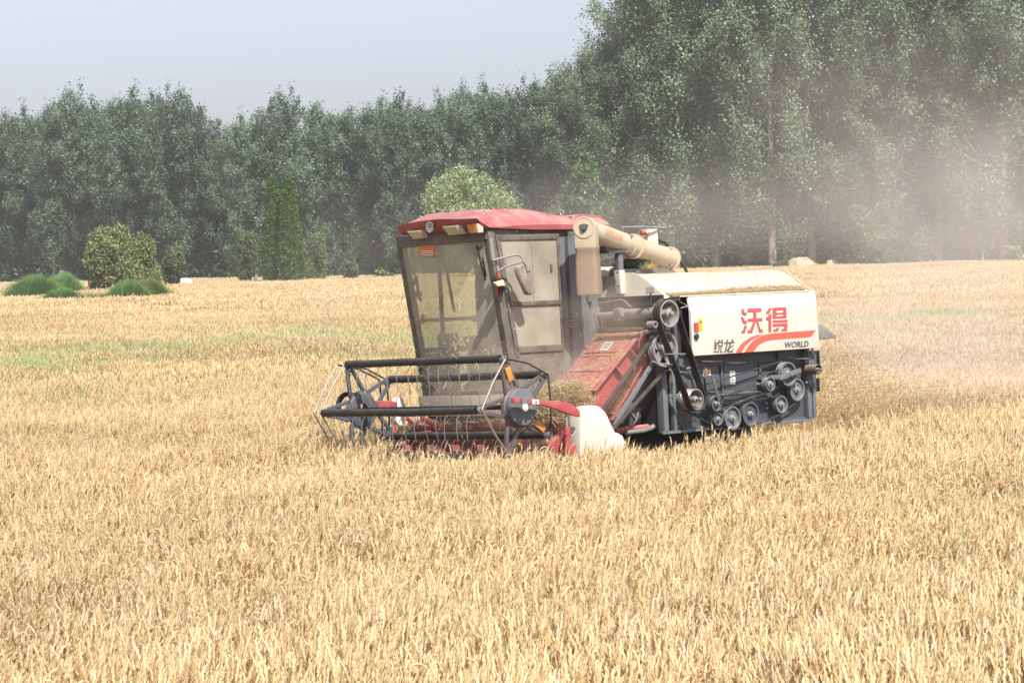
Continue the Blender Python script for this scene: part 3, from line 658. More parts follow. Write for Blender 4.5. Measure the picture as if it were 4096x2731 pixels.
single('broadleaf_tree', 1360, 620, 350, 130, M['dimgreen'], 'fresh green leafy tree in front of the dark poplars behind the cab roof', 'tree', 'round', 16000, 0.2, 48, 221, lobes=10)
single('broadleaf_tree', 1985, 620, 455, 60, M['juniper_green'], 'small pale green tree in the dust under the right trees', 'tree', 'round', 6000, 0.18, 49, 217, lobes=7)
for k, (x, top, w) in enumerate(((2040, 560, 70), (2260, 470, 75), (2330, 560, 60))):
    single('understorey_tree', x, 615, top, w, M['fresh'] if k < 2 else M['willow'], ['low fresh green tree under the sky gap in the dust', 'fresh green slender tree veiled in dust near the right edge', 'low pale shrub tree at the far right edge of the field'][k], 'tree', 'round', 6000, 0.18, 60 + k, 216, lobes=6)
# undergrowth that closes the foot of the tree line
up_ = []
for x in np.arange(-400, 2800, 10):
    for e_ in (9, 15, 22, 30, 44, 62): X, Y = place_px(x + rng.uniform(-5, 5), e_ + rng.uniform(-2, 2)); up_.append((X, Y, 0))
up_ = np.array(up_)
und = [leaves_mesh('u%d' % k, np.abs(np.random.default_rng(k).normal(0, 1, (1300, 3))) * np.array([0, 0, 0.9]) + np.random.default_rng(k + 9).normal(0, 0.55, (1300, 3)) * np.array([1, 1, 0.1]), 0.13, M['poplar_far'], np.random.default_rng(k)) for k in range(4)]
scatter('undergrowth', und, up_, rng.uniform(0, 6, len(up_)), rng.uniform(0.5, 1.25, (len(up_), 1)) * np.array([[1.3, 1.3, 1.0]]) * rng.choice([0.6, 1.0, 1.9], (len(up_), 1)), rng.integers(0, 4, len(up_)), M['poplar_far'],
        label='low dark green undergrowth along the foot of the tree line', cat='undergrowth', kind='stuff')

# heaps at the field edge
def heap(name, x, dist, w, h, mat, label, cat, seed):
    r = np.random.default_rng(seed); X = (x - 1176) / 6533 * dist; n = 28; V = []; F = []
    for i in range(10):
        q = i / 9
        for j in range(n):
            a = 2 * pi * j / n; rad = w / 2 * q * (1 + 0.12 * sin(3 * a + seed) + 0.06 * r.normal())
            V.append((X + cos(a) * rad, dist + sin(a) * rad * 0.7, max(0.0, h * (1 - q ** 3) * (1 + 0.05 * sin(4 * a + 9 * q) + 0.04 * r.normal())) if i < 9 else -0.03))
    F = [(i * n + j, i * n + (j + 1) % n, (i + 1) * n + (j + 1) % n, (i + 1) * n + j) for i in range(9) for j in range(n)]
    mb = MB(); mb.add(V, F); return tag(mb.build(name, mat), label, cat)
M['sheet'] = paint('white_sheet', (0.8, 0.8, 0.8), 0.5, dust=0.0)
M['tarp'] = paint('blue_tarp', (0.30, 0.48, 0.66), 0.5, dust=0.1)
M['mound'] = paint('dry_mound', (0.48, 0.36, 0.24), 0.9, dust=0.3, bump=0.5)
heap('plastic_sheet', 428, 214, 2.0, 1.22, 'sheet', 'crumpled white plastic sheet heap at the field edge right of the junipers', 'plastic sheet', 3)
heap('tarpaulin', 20, 232, 1.3, 1.12, 'tarp', 'low pale blue tarpaulin at the left edge below the trees', 'tarpaulin', 5)
heap('straw_mound', 1845, 219, 3.4, 1.55, 'mound', 'larger brownish straw mound at the foot of the right trees', 'mound', 6)
heap('straw_mound', 1915, 219.5, 1.9, 1.3, 'mound', 'smaller brownish straw mound right of the larger one', 'mound', 8)
# ------------------------------------------------------------------ the combine harvester
ROOT = empty('combine_harvester'); ROOT.matrix_world = MM
tag(ROOT, 'red and cream tracked combine harvester cutting wheat, with glazed cab and open reel', 'combine harvester')
def V3(*a): return Vector(a)

# ---- body
b = MB(); b.box((-1.76, -0.93, 0.93), (0.28, 0.905, 2.12))
body = b.build('body', 'dark', ROOT, 0.006)  # solid box; near-black colour stands for shade in the open interior
b = MB(); b.box((-1.80, 0.905, 0.90), (0.00, 0.93, 1.60)); b.box((0.0, 0.905, 0.90), (0.13, 0.93, 1.12))
side_wall = b.build('side_wall', 'slate', ROOT, 0.003)
# lower access panels, ribs and rails standing proud of the side wall
for (x0, y0, x1, y1) in ((545, 190, 810, 470), (862, 170, 1275, 500)):
    b = MB(); p0 = S(4, x0, y0, .932); p1 = S(4, x1, y1, .932); b.box((p1.x, .9315, p1.z), (p0.x, .940, p0.z)); b.build('access_panel', 'slate', ROOT, 0.003)
for x, yt, yb in ((838, 160, 870), (1290, 160, 470), (1505, 20, 170)):
    b = MB(); p = S(4, x, yt, .95); q2 = S(4, x, yb, .95); b.box((p.x - .012, .9315, q2.z), (p.x + .012, .958, p.z)); b.build('side_rib', 'slate', ROOT, .002)
b = MB()
pz = S(4, 1000, 150, .94).z; b.box((-1.33, .9315, pz - .008), (0.0, .962, pz + .008)); b.build('side_rail', 'slate', ROOT, .002); b = MB()
b.box((-1.81, .9315, .90), (0.02, .955, .925)); b.build('side_rail', 'slate', ROOT, .002); b = MB(); b.box((-1.81, .9315, 1.585), (0.0, .950, 1.60))
b.build('side_rail', 'slate', ROOT, 0.002)
for x, w in ((105, .05), (222, .03)):
    b = MB(); p = S(4, x, 200, .94); b.box((p.x - w, .9315 if x > 200 else .90, .89), (p.x + w * .2, .985, 1.50)); b.build('front_post', 'slate_light', ROOT, 0.004)
b = MB(); p = S(4, 1830, 300, .95); b.box((p.x - .03, .9315, .91), (p.x + .025, .99, 1.58)); b.build('rear_post', 'slate_light', ROOT, 0.004); b = MB(); p = S(4, 1905, 300, .95); b.box((p.x - .02, .905, .91), (p.x + .022, .97, 1.5))
b.build('rear_post', 'slate_light', ROOT, 0.004)
b = MB(); b.box((-1.81, .955, .880), (0.31, .985, .905))
b.build('sill', 'slate_light', ROOT, 0.003)
# fresh air grille with woven wire
g0 = S(4, 262, 690, .935); g1 = S(4, 548, 815, .935)
b = MB(); b.box((g1.x, .9315, g1.z), (g0.x, .936, g0.z)); gr = b.build('intake_grille', 'dark', ROOT)
b = MB()
for k in range(17):
    xx = g1.x + (g0.x - g1.x) * k / 16; b.bar((xx, .941, g1.z), (xx, .941, g0.z), .003, .003, (0, 1, 0))
for k in range(9):
    zz = g1.z + (g0.z - g1.z) * k / 8; b.bar((g1.x, .944, zz), (g0.x, .944, zz), .003, .003)
b.build('wire_mesh', 'steel', gr)
p0 = S(4, 230, 520, .96); p1 = S(4, 370, 662, .96); b = MB(); b.box((p1.x - .05, .9315, p1.z), (p0.x, .965, p0.z))
bp = b.build('bearing_plate', 'slate_light', ROOT, 0.003)
for zc in (p0.z - .02, p1.z + .02):
    b = MB(); b.disc((p0.x - .02, .965, zc), .009, 0, .012, 8); b.build('bolt', 'steel', bp)
p = S(4, 298, 868, .95); b = MB(); b.lathe((p.x, .93, p.z), [(.020, 0), (.020, .055), (.028, .055), (.028, 0)], 18); b.box((p.x - .03, .9315, .925), (p.x + .045, .938, p.z))
b.build('shaft_sleeve', 'rust', ROOT)
# labels low on the side
def label_plate(name, n, x0, y0, x1, y1, v, mat, parent):
    a = S(n, x0, y0, v); c_ = S(n, x1, y1, v); b = MB(); b.box((c_.x, v, c_.z), (a.x, v + .002, a.z)); return b.build(name, mat, parent)
lb = label_plate('caution_label', 4, 620, 262, 716, 312, .942, 'white', ROOT)
label_plate('label_header', 4, 620, 232, 714, 260, .942, 'yellow', lb)
b = MB()
for k in range(3):
    a = S(4, 632, 272 + 12 * k, .9445); c_ = S(4, 704 - 10 * k, 277 + 12 * k, .9445); b.box((c_.x, .9445, c_.z), (a.x, .9455, a.z))
b.build('label_print', 'decal_black', lb)
lb = label_plate('instruction_label', 4, 935, 245, 1005, 402, .942, 'white', ROOT)
b = MB()
for k in range(6):
    a = S(4, 945, 262 + 22 * k, .9445); c_ = S(4, 975 if k % 2 else 995, 268 + 22 * k, .9445); b.box((c_.x, .9445, c_.z), (a.x, .9455, a.z))
b.build('label_print', 'decal_black', lb)
lb = label_plate('warning_label', 4, 235, 230, 258, 372, .96, 'yellow', ROOT)
# handles (chrome bars) under the big panel
for (x0, y0, x1, y1) in ((755, 135, 845, 132), (1045, 152, 1128, 146)):
    a = S(4, x0, y0, .985); c_ = S(4, x1, y1, .985); b = MB(); b.tube([a, c_], .007, 8)
    b.bar(a, V3(a.x + .13, .94, a.z + .01), .014, .014); b.build('latch_bar', 'steel', ROOT)
# front end of the body: sheet coloured near-black for interior shade, hanging rubber skirt, battery box
b = MB(); b.box((0.285, -0.93, 0.93), (0.30, 0.28, 2.10)); b.box((0.285, .28, 1.72), (0.30, 0.90, 2.13)); b.build('front_sheet', 'dark', ROOT, 0.002)
pts = [S(11, 1560, 0, .75), S(11, 1555, 600, .75), S(11, 1500, 760, .75), S(11, 1400, 900, .75), S(11, 1340, 990, .75)]
b = MB(); vs = []
for q2 in pts: vs += [V3(q2.x, .30, q2.z), V3(q2.x, .86, q2.z)]
b.add(vs, [(2 * k, 2 * k + 1, 2 * k + 3, 2 * k + 2) for k in range(4)])
vs2 = [v + V3(-.012, 0, -.004) for v in vs]; b.add(vs2, [(2 * k, 2 * k + 2, 2 * k + 3, 2 * k + 1) for k in range(4)])
b.build('rubber_skirt', 'rubber', ROOT)
a = S(11, 770, 600, .72); c_ = S(11, 1110, 1010, .72); b = MB(); b.box((c_.x, .50, c_.z - .03), (a.x, .72, a.z)); b.box((c_.x - .008, .49, a.z), (a.x + .008, .73, a.z + .03))
bt = b.build('battery', 'dark', ROOT, 0.004)
b = MB()
for k in range(9):
    x = c_.x + (a.x - c_.x) * (k + .5) / 9; b.box((x - .004, .72, c_.z), (x + .004, .727, a.z - .01))
b.build('battery_rib', 'slate', bt)
b = MB(); b.tube([S(11, 840, 590, .74), S(11, 990, 830, .74)], .008, 6); b.tube([S(11, 1030, 580, .74), S(11, 990, 760, .74), S(11, 890, 960, .74)], .006, 6)
b.build('battery_cable', 'greytube', bt)
b = MB(); b.tube([S(11, 690, 770, .6), S(11, 740, 850, .6), S(11, 720, 950, .6), S(11, 620, 1020, .6)], .014, 8); b.build('hose', 'greytube', ROOT)
# tracks and undercarriage, mostly sunk in the crop
for sv in (-.62, .62):
    b = MB(); prof = []
    for (cu, cz, r, a0, a1) in ((0.35, .27, .25, -90, 90), (-1.45, .27, .25, 90, 270)):
        for k in range(9):
            an = radians(a0 + (a1 - a0) * k / 8); prof.append((cu + r * cos(an), cz + r * sin(an)))
    n = len(prof); vs = [V3(u_, sv - .2, z_) for u_, z_ in prof] + [V3(u_, sv + .2, z_) for u_, z_ in prof]
    inn = [((u_ + .55) * .965 - .55, (z_ - .27) * .84 + .27) for u_, z_ in prof]
    vs += [V3(u_, sv - .2, z_) for u_, z_ in inn] + [V3(u_, sv + .2, z_) for u_, z_ in inn]
    b.add(vs, [(i, (i + 1) % n, n + (i + 1) % n, n + i) for i in range(n)] + [(2 * n + i, 3 * n + i, 3 * n + (i + 1) % n, 2 * n + (i + 1) % n) for i in range(n)] +
          [(i, 2 * n + i, 2 * n + (i + 1) % n, (i + 1) % n) for i in range(n)] + [(n + i, n + (i + 1) % n, 3 * n + (i + 1) % n, 3 * n + i) for i in range(n)])
    for k in range(20):
        x = -1.4 + k * .095; b.box((x, sv - .19, -.0), (x + .04, sv + .19, .025)); b.box((x, sv - .19, .515), (x + .04, sv + .19, .545))
    tk = b.build('track', 'rubber', ROOT)
    for x, r in ((.35, .2), (-1.45, .2), (-1.05, .1), (-.7, .1), (-.35, .1), (0, .1)):
        w_ = MB(); zc = .27 if r > .15 else .15; w_.lathe((x, sv - .14, zc), [(r, 0), (r, .28), (r * .3, .30), (r * .3, -.02)], 20); w_.build('track_roller', 'slate', tk)
b = MB(); b.box((-1.5, -.45, .45), (.3, .45, .92)); b.box((-1.4, -.8, .60), (-1.2, .8, .70)); b.box((.0, -.8, .60), (.2, .8, .70)); b.build('undercarriage', 'dark', ROOT, 0.01)

# ---- pulleys and belts on the near side
def pulley(n, x, y, v, ry, w, spokes, mat='slate_light', hub=.3, grooves=1, web='spoke', hubmat='greytube'):
    c = S(n, x, y, v); r = ry / {3: 2.94, 4: 2.94, 9: 2.6133, 6: 2.94}[n] / 425
    m = MB(); prof = [(r * .86, 0)]
    prof.append((r, 0))
    for k in range(grooves):
        t0 = w * k / grooves; t1 = w * (k + 1) / grooves
        prof += [(r, t0 + w * .04), (r * .93, (t0 + t1) / 2), (r, t1 - w * .04)]
    prof += [(r, w), (r * .87, w), (r * .80, w * .62), (r * .80, w * .3)]
    m.lathe((c.x, v - w, c.z), prof, 40)
    rh = r * hub
    if web == 'disc':
        m.lathe((c.x, v - w * .62, c.z), [(r * .84, 0), (r * .84, w * .12), (r * .45, w * .3), (rh * .6, w * .3), (rh * .6, 0)], 32)
    else:
        for k in range(spokes):
            a = 2 * pi * k / spokes + .4; d = V3(cos(a), 0, sin(a)); cc = V3(c.x, v - w * .5, c.z)
            wd = r * (.34 if spokes <= 4 else 0.42) if web == 'spoke' else 2 * r * sin(pi / spokes) * .62
            m.bar(cc + d * rh * .5, cc + d * r * .84, wd, w * .2, (0, 1, 0))
        if web == 'holes':
            m.lathe((c.x, v - w * .6, c.z), [(r * .5, 0), (r * .5, w * .18), (rh * .5, w * .22), (rh * .5, 0)], 28)
            m.lathe((c.x, v - w * .6, c.z), [(r * .84, 0), (r * .84, w * .16), (r * .72, w * .18), (r * .72, 0)], 28)
    o = m.build('pulley', mat, ROOT)
    h = MB(); h.lathe((c.x, v - w * .8, c.z), [(rh, 0), (rh, w * .75), (rh * .55, w * .85), (rh * .55, w * 1.15), (rh * .3, w * 1.2), (.001, w * 1.2), (.001, 0)], 16)
    h.tube([(c.x, .90, c.z), (c.x, v - w * .5, c.z)], rh * .45, 8)
    h.build('hub', hubmat, o)
    return (c.x, c.z, r)
P1 = pulley(3, 232, 600, 1.20, 157, .105, 3, 'greytube', grooves=4, web='spoke')
P2 = pulley(9, 295, 640, 1.09, 182, .07, 5, 'greytube', grooves=3)
P3 = pulley(4, 548, 578, 1.17, 122, .15, 3, 'steel', grooves=6, web='spoke')
P4 = pulley(4, 527, 270, 1.12, 75, .07, 3, 'slate_light', .55, web='disc')
P5 = pulley(4, 787, 628, 1.12, 90, .07, 3, 'slate', .3, 2, web='disc')
P6 = pulley(4, 806, 810, 1.08, 75, .05, 3, 'slate_light', .4, 1, web='disc')
P7 = pulley(4, 978, 798, 1.08, 138, .06, 4, 'slate_light', .28, 2, web='holes')
P8 = pulley(4, 1190, 752, 1.08, 143, .06, 6, 'slate', .25, 1, web='holes')
P9 = pulley(4, 1420, 400, 1.11, 83, .06, 3, 'slate_light', .5, 2, web='disc')
P10 = pulley(4, 1632, 280, 1.10, 143, .07, 3, 'slate_light', .3, 2, web='disc')
P11 = pulley(4, 1735, 465, 1.03, 135, .05, 5, 'slate_light', .3, 1, web='holes')
P12 = pulley(4, 1552, 640, 1.06, 103, .06, 4, 'slate_light', .35, 2, web='holes')
P13 = pulley(4, 1983, 225, 1.14, 62, .14, 3, 'rust', .3, 5, web='disc')
def belt(circ, v, w, th=.010, mat='rubber', name='belt'):
    pts = []
    for (x, z, r) in circ:
        for k in range(36): pts.append((x + (r + .002) * cos(k * pi / 18), z + (r + .002) * sin(k * pi / 18)))
    pts = sorted(set(pts))
    def half(ps):
        h = []
        for p in ps:
            while len(h) > 1 and (h[-1][0] - h[-2][0]) * (p[1] - h[-2][1]) - (h[-1][1] - h[-2][1]) * (p[0] - h[-2][0]) <= 0: h.pop()
            h.append(p)
        return h[:-1]
    hull = half(pts) + half(pts[::-1]); n = len(hull)
    cx = sum(p[0] for p in hull) / n; cz = sum(p[1] for p in hull) / n
    out = []
    for i, p in enumerate(hull):
        t = Vector((hull[(i + 1) % n][0] - hull[i - 1][0], hull[(i + 1) % n][1] - hull[i - 1][1])).normalized(); out.append((p[0] + t.y * th, p[1] - t.x * th))
    vs = [V3(p[0], v - w, p[1]) for p in hull] + [V3(p[0], v, p[1]) for p in hull] + [V3(p[0], v - w, p[1]) for p in out] + [V3(p[0], v, p[1]) for p in out]
    m = MB(); m.add(vs, [f for i in range(n) for j in ((i + 1) % n,) for f in ((i, j, n + j, n + i), (2 * n + i, 3 * n + i, 3 * n + j, 2 * n + j), (i, 2 * n + i, 2 * n + j, j), (n + i, n + j, 3 * n + j, 3 * n + i))])
    return m.build(name, mat, ROOT)
belt([P1, P3], 1.195, .075, .012)
ph = S(6, 1575, 1090, 1.05); PH = (ph.x, ph.z, .10)
belt([P2, PH], 1.08, .05, .012)
belt([(P3[0], P3[1], .07), P10], 1.03, .022)
belt([(P3[0], P3[1], .085), P6, P7], 1.05, .022)
belt([P5, P9, (P10[0], P10[1], .06)], 1.075, .016)
belt([P8, P12], 1.055, .018)
belt([P11, P12], 1.02, .018)
belt([P7, P8], 1.035, .018)
# idler arms, brackets
b = MB(); a = S(4, 640, 315, 1.10); c_ = S(4, 735, 305, 1.10); d_ = S(4, 815, 615, 1.13); e_ = S(4, 655, 520, 1.0)
b.bar(a, c_, .022, .022); b.bar(c_, d_, .022, .022); b.bar(a, e_, .022, .022); b.bar(V3(a.x, .93, a.z), a, .022, .022); b.build('idler_bracket', 'slate', ROOT, 0.002)
b = MB(); b.tube([S(4, 640, 190, 1.0), S(4, 655, 215, 1.0), S(4, 665, 300, 1.08)], .005, 6); b.tube([V3(S(4, 640, 190, 1.0).x, .93, S(4, 640, 190, 1.0).z), S(4, 640, 190, 1.0)], .005, 6); b.build('tension_rod', 'steel', ROOT)
a = S(4, 1520, 330, 1.13); c_ = S(4, 1775, 235, 1.13); b = MB(); b.bar(a, c_, .012, .045, (0, 0, 1)); b.bar(V3(a.x + .11, .94, a.z + .02), a + V3(0, 0, .01), .02, .04); b.build('guard_bracket', 'slate_light', ROOT, 0.002)
bb = MB(); q2 = (a + c_) / 2 + V3(0, .006, 0); bb.disc(q2, .012, 0, .012, 8); bb.build('bolt', 'steel', ROOT)
a = S(4, 860, 620, .985); c_ = S(4, 1110, 605, .985); b = MB(); b.tube([a, c_], .010, 8); b.tube([S(4, 1040, 607, .985), c_], .018, 10); b.build('tension_spring', 'rust', ROOT)
for (x0, y0, x1, y1) in ((610, 488, 1410, 484), (800, 522, 1210, 490)):
    a = S(4, x0, y0, 1.0); c_ = S(4, x1, y1, 1.0); b = MB(); b.bar(a, c_, .008, .010); b.build('control_rod', 'slate_light', ROOT)
a = S(4, 1610, 90, 1.0); c_ = S(4, 1880, 105, 1.03); b = MB(); b.bar(a, c_, .012, .018); b.tube([S(4, 1790, 105, 1.04), S(4, 1880, 104, 1.04)], .009, 8); b.build('latch_arm', 'slate', ROOT)
# rear bearing bracket behind the drum pulley, hinge sleeves
poly = [S(4, *q, .985) for q in ((1835, 10), (1900, 5), (1935, 60), (1935, 440), (1915, 480), (1830, 385), (1832, 200), (1850, 130))]
b = MB(); b.prism(poly, (0, .02, 0)); bk = b.build('bearing_bracket', 'slate', ROOT, 0.002)
for q in ((1895, 30), (1870, 150), (1905, 145), (1880, 372), (1912, 365), (1835, 380), (1915, 470), (1828, 135)):
    b = MB(); c_ = S(4, *q, 1.006); b.disc(c_, .011, 0, .012, 8); b.build('bolt', 'steel', bk)
for y0, y1 in ((20, 165), (345, 475)):
    a = S(4, 1950, y0, .95); c_ = S(4, 1965, y1, .95); b = MB(); b.tube([V3(a.x - .02, .92, a.z), V3(a.x - .02, .92, c_.z)], .021, 12); b.box((a.x - .05, .90, c_.z - .01), (a.x - .035, .955, a.z + .01)); b.build('hinge', 'dark', ROOT)
b = MB(); b.tube([(-1.90, .92, .95), (-1.90, .92, 1.60)], .012, 8); b.build('hinge_rod', 'slate', ROOT)
# rear hood
b = MB()
poly = [V3(-1.77, .60, 1.86), V3(-2.42, .60, 1.80), V3(-2.66, .60, 1.68), V3(-2.64, .60, 1.655), V3(-1.77, .60, 1.62)]
b.prism(poly, (0, -1.35, 0)); b.build('rear_hood', 'greytube', ROOT, 0.006)
b = MB(); b.box((-2.2, -.75, 1.0), (-1.765, .6, 1.62)); b.build('chopper_housing', 'dark', ROOT, 0.01)

# belt shields and upper drive parts in front of the big panel
b = MB(); b.tube([S(9, 285, 697, 1.22), S(9, 500, 693, 1.22)], .006, 8); b.tube([S(9, 280, 808, 1.15), S(9, 390, 800, 1.15)], .007, 8)
b.bar(S(9, 340, 870, 1.12), S(9, 400, 700, 1.12), .05, .012, (0, 1, 0)); b.build('belt_guide', 'slate_light', ROOT)
cpts = [S(9, x, y, 1.10) for x, y in ((150, 768), (195, 785), (235, 815), (295, 828))]
b = MB(); b.tube(cpts, .009, 6); b.build('pulley_guard', 'greytube', ROOT)
p = S(9, 198, 385, 1.19); b = MB(); b.lathe((p.x, 1.09, p.z), [(.032, 0), (.032, .09), (.02, .09), (.02, 0)], 20); b.build('idler_roller', 'steel', ROOT)
b = MB(); b.bar(S(9, 20, 490, 1.0), S(9, 115, 455, 1.0), .03, .035); b.bar(S(9, 115, 465, 1.0), S(9, 230, 440, 1.0), .008, .02); b.build('feeder_bracket', 'steel', ROOT, .002)
for q in ((470, 902),): 
    p = S(9, *q, 1.0); b = MB(); b.tube([(p.x, .93, p.z), (p.x, 1.06, p.z)], .014, 10); b.build('stub_shaft', 'rust', ROOT)
b = MB(); b.box((0.02, .92, 1.60), (0.06, .95, 2.12)); b.box((.14, .92, 1.50), (.17, .95, 2.12)); b.build('upper_post', 'slate', ROOT, .003)
a = S(9, 345, 95, 1.02); c_ = S(9, 430, 95, 1.02); b = MB(); b.tube([a, c_], .016, 12); b.box((c_.x - .02, .94, a.z - .035), (a.x + .02, 1.02, a.z - .016)); b.build('panel_hinge', 'rust', ROOT)
b = MB(); b.tube([S(9, 450, 215, 1.08), S(9, 525, 195, 1.08)], .006, 6); b.tube([S(9, 435, 145, 1.06), S(9, 525, 190, 1.08)], .003, 6); b.build('panel_stay', 'steel', ROOT)

# cross tube with hexagonal gearbox, seen above the feeder
a = Fr(10, 1690, 790, .36); c_ = Fr(10, 330, 840, .36); b = MB(); b.tube([a, Fr(10, 1080, 815, .36)], .048, 18); b.tube([Fr(10, 1080, 815, .36), Fr(10, 720, 832, .36)], .030, 16)
b.tube([Fr(10, 760, 830, .36), c_, c_ + V3(0.02, -.01, -.08)], .024, 14); ct = b.build('cross_auger_tube', 'greytube', ROOT)
hc = Fr(10, 880, 830, .44); b = MB(); b.tube([hc - V3(.07, 0, 0), hc], .066, 6); hx = b.build('gearbox', 'greytube', ROOT, .003)
b = MB(); b.disc(hc, .034, 0, .012, 20, (1, 0, 0)); b.build('gearbox_cap', 'slate', hx)
for k in range(6): b = MB(); b.disc(hc + V3(0, cos(k * pi / 3) * .055, sin(k * pi / 3) * .055), .007, 0, .012, 8, (1, 0, 0)); b.build('bolt', 'steel', hx)
b = MB(); b.bar(Fr(10, 340, 530, .34), Fr(10, 1835, 465, .34), .03, .045); b.build('top_rail', 'dark', ROOT, .003)
b = MB(); b.tube([Fr(10, 480, 585, .45), Fr(10, 720, 560, .45), Fr(10, 940, 512, .45), Fr(10, 1030, 535, .45), Fr(10, 1170, 675, .42)], .006, 6); b.build('hydraulic_pipe', 'greytube', ROOT)
b = MB(); b.bar(Fr(10, 510, 1150, .5), Fr(10, 1400, 1130, .5), .05, .035); b.build('feeder_hinge_beam', 'rust', ROOT, .003)
b = MB(); b.bar(Fr(10, 255, 720, .52), Fr(10, 150, 1440, .52), .016, .03, (1, 0, 0)); b.tube([Fr(10, 0, 1490, .6), Fr(10, 220, 1480, .6)], .012, 8); b.build('service_rail', 'greytube', ROOT)
b = MB()
for k in range(7):
    p = Fr(10, 330 - k * 3, 400 + k * 16, .5); b.lathe(p, [(.038, 0), (.044, .006), (.038, .012)], 18, (0, 0, 1), closed=False)
b.tube([Fr(10, 335, 390, .5), Fr(10, 305, 520, .5)], .037, 16); b.build('ribbed_hose', 'greytube', ROOT)

# ---- grain tank
b = MB()
prof = [(-.55, 2.12), (-.55, 2.345), (.50, 2.362), (.62, 2.350), (.72, 2.325), (.82, 2.265), (.90, 2.205), (.965, 2.155), (1.01, 2.135), (1.01, 2.125), (-.3, 2.121)]
b.prism([V3(.20, v, z) for v, z in prof], (-1.98, 0, 0)); tank = b.build('grain_tank', 'tank', ROOT, .004, angle=50)
b = MB(); prof2 = [V3(.205, v, z) for v, z in ((.10, 2.125), (.45, 2.365), (.52, 2.378), (.60, 2.374), (.70, 2.345), (.80, 2.285), (.90, 2.215), (1.02, 2.135), (1.02, 2.120), (.0, 2.120))]
b.prism(prof2, (.022, 0, 0)); b.build('tank_end_plate', 'cream', ROOT, .003)
b = MB(); pr = [V3(0, v, z) for v, z in ((-.5, 2.35), (.50, 2.370), (.62, 2.358), (.72, 2.333), (.82, 2.273), (.90, 2.213), (1.02, 2.135))]
vs = [p + V3(-1.785, 0, 0) for p in pr] + [p + V3(-1.80, 0, 0) for p in pr] + [p + V3(-1.785, 0, .012) for p in pr] + [p + V3(-1.80, 0, .012) for p in pr]; n = len(pr)
b.add(vs, [f for i in range(n - 1) for f in ((2 * n + i, 2 * n + i + 1, 3 * n + i + 1, 3 * n + i), (i, i + 1, 2 * n + i + 1, 2 * n + i), (n + i, 3 * n + i, 3 * n + i + 1, n + i + 1))]); b.build('tank_rim', 'cream', tank)
# raised hopper behind
b = MB(); b.prism([V3(.42, .12, 2.25), V3(.12, .12, 2.45), V3(-.80, .12, 2.437), V3(-.90, .12, 2.365), V3(-.9, .12, 2.25)], (0, -.75, 0)); b.build('hopper', 'cream', ROOT, .004)
b = MB(); a = S(2, 1145, 1080, .30); c_ = S(2, 1690, 1140, .30); b.box((c_.x, -.05, 2.33), (a.x, .30, a.z)); b.build('hopper_box', 'cabside', ROOT, .004)
b = MB(); b.box((.21, .0, 2.118), (.30, 1.03, 2.13)); b.build('tank_ledge', 'cream', ROOT, .002)

# ---- big side panel with lettering
def pv(z): return 1.10 if z < 1.985 else 1.10 - (z - 1.985) * .70
def PP(x, y, off=.0045):
    v = 1.10
    for _ in range(6): p = S(3, x, y, v); v = pv(p.z) + off
    return S(3, x, y, v)
TL, TR, CL, CR_, BL, BR = [PP(*q, 0) for q in ((445, 390), (1935, 325), (480, 570), (1960, 505), (500, 1098), (1995, 1000))]
b = MB(); top = [V3(TL.x, TL.y, TL.z), V3(TR.x, TR.y, TR.z)]
outer = [TL, TR, CR_, BR, BL, CL]
vs = outer + [p + V3(0, -.028, 0) for p in outer]
b.add(vs, [(0, 1, 2, 5), (5, 2, 3, 4), (6, 11, 8, 7), (11, 10, 9, 8), (0, 6, 7, 1), (1, 7, 8, 2), (2, 8, 9, 3), (3, 9, 10, 4), (4, 10, 11, 5), (5, 11, 6, 0)])
PANEL = b.build('side_panel', 'panel', ROOT, .003, angle=20)
def decal(name, polys, mat, off=.0012, th=.0008, map=PP):
    m = MB()
    for poly in polys:
        if len(poly) >= 3: pts = [map(x, y, off) for x, y in poly]; m.prism(pts, (0, th, 0))
    return m.build(name, mat, PANEL)
decal('lettering', [
    [(1080, 545), (1098, 538), (1112, 585), (1140, 590), (1135, 622), (1090, 612), (1075, 580)],
    [(1068, 640), (1095, 640), (1112, 680), (1140, 682), (1135, 722), (1100, 716), (1085, 690)],
    [(1112, 740), (1142, 735), (1115, 829), (1075, 831), (1078, 802), (1095, 797)],
    [(1148, 540), (1310, 533), (1310, 575), (1148, 582)], [(1215, 579), (1250, 577.5), (1250, 655.5), (1218, 657)],
    [(1150, 660), (1320, 652), (1320, 685), (1150, 692)],
    [(1216, 689.5), (1246, 688), (1202, 828), (1148, 828), (1150, 796), (1176, 793)], [(1247, 688), (1266, 687), (1302, 786), (1325, 785), (1325, 820), (1285, 822)]], 'decal_red')
decal('lettering', [
    [(1395, 540), (1430, 532), (1425, 560), (1400, 600), (1365, 600), (1365, 575), (1385, 572)],
    [(1395, 612), (1430, 600), (1427, 668), (1425, 815), (1395, 817), (1395, 682), (1365, 674), (1365, 642), (1385, 640)],
    [(1441, 532), (1602, 523), (1603, 555), (1442, 563)], [(1442, 563), (1488, 560.5), (1489, 658), (1443, 660)], [(1568, 556.8), (1603, 555), (1605, 653), (1569, 655)],
    [(1489, 592), (1568, 588), (1568, 606), (1489, 610)], [(1489, 634), (1568, 630), (1568, 655), (1489, 658)],
    [(1445, 680), (1618, 671), (1618, 699), (1445, 706)], [(1445, 722), (1618, 712), (1618, 745), (1445, 752)],
    [(1576, 747), (1618, 745), (1612, 805), (1548, 808), (1545, 780), (1576, 778)], [(1482, 768), (1525, 766), (1502, 809), (1450, 812), (1450, 790), (1476, 788)]], 'decal_red')
def strip(a, c):  # two boundary lines -> quads
    return [[a[i], a[i + 1], c[i + 1], c[i]] for i in range(len(a) - 1)]
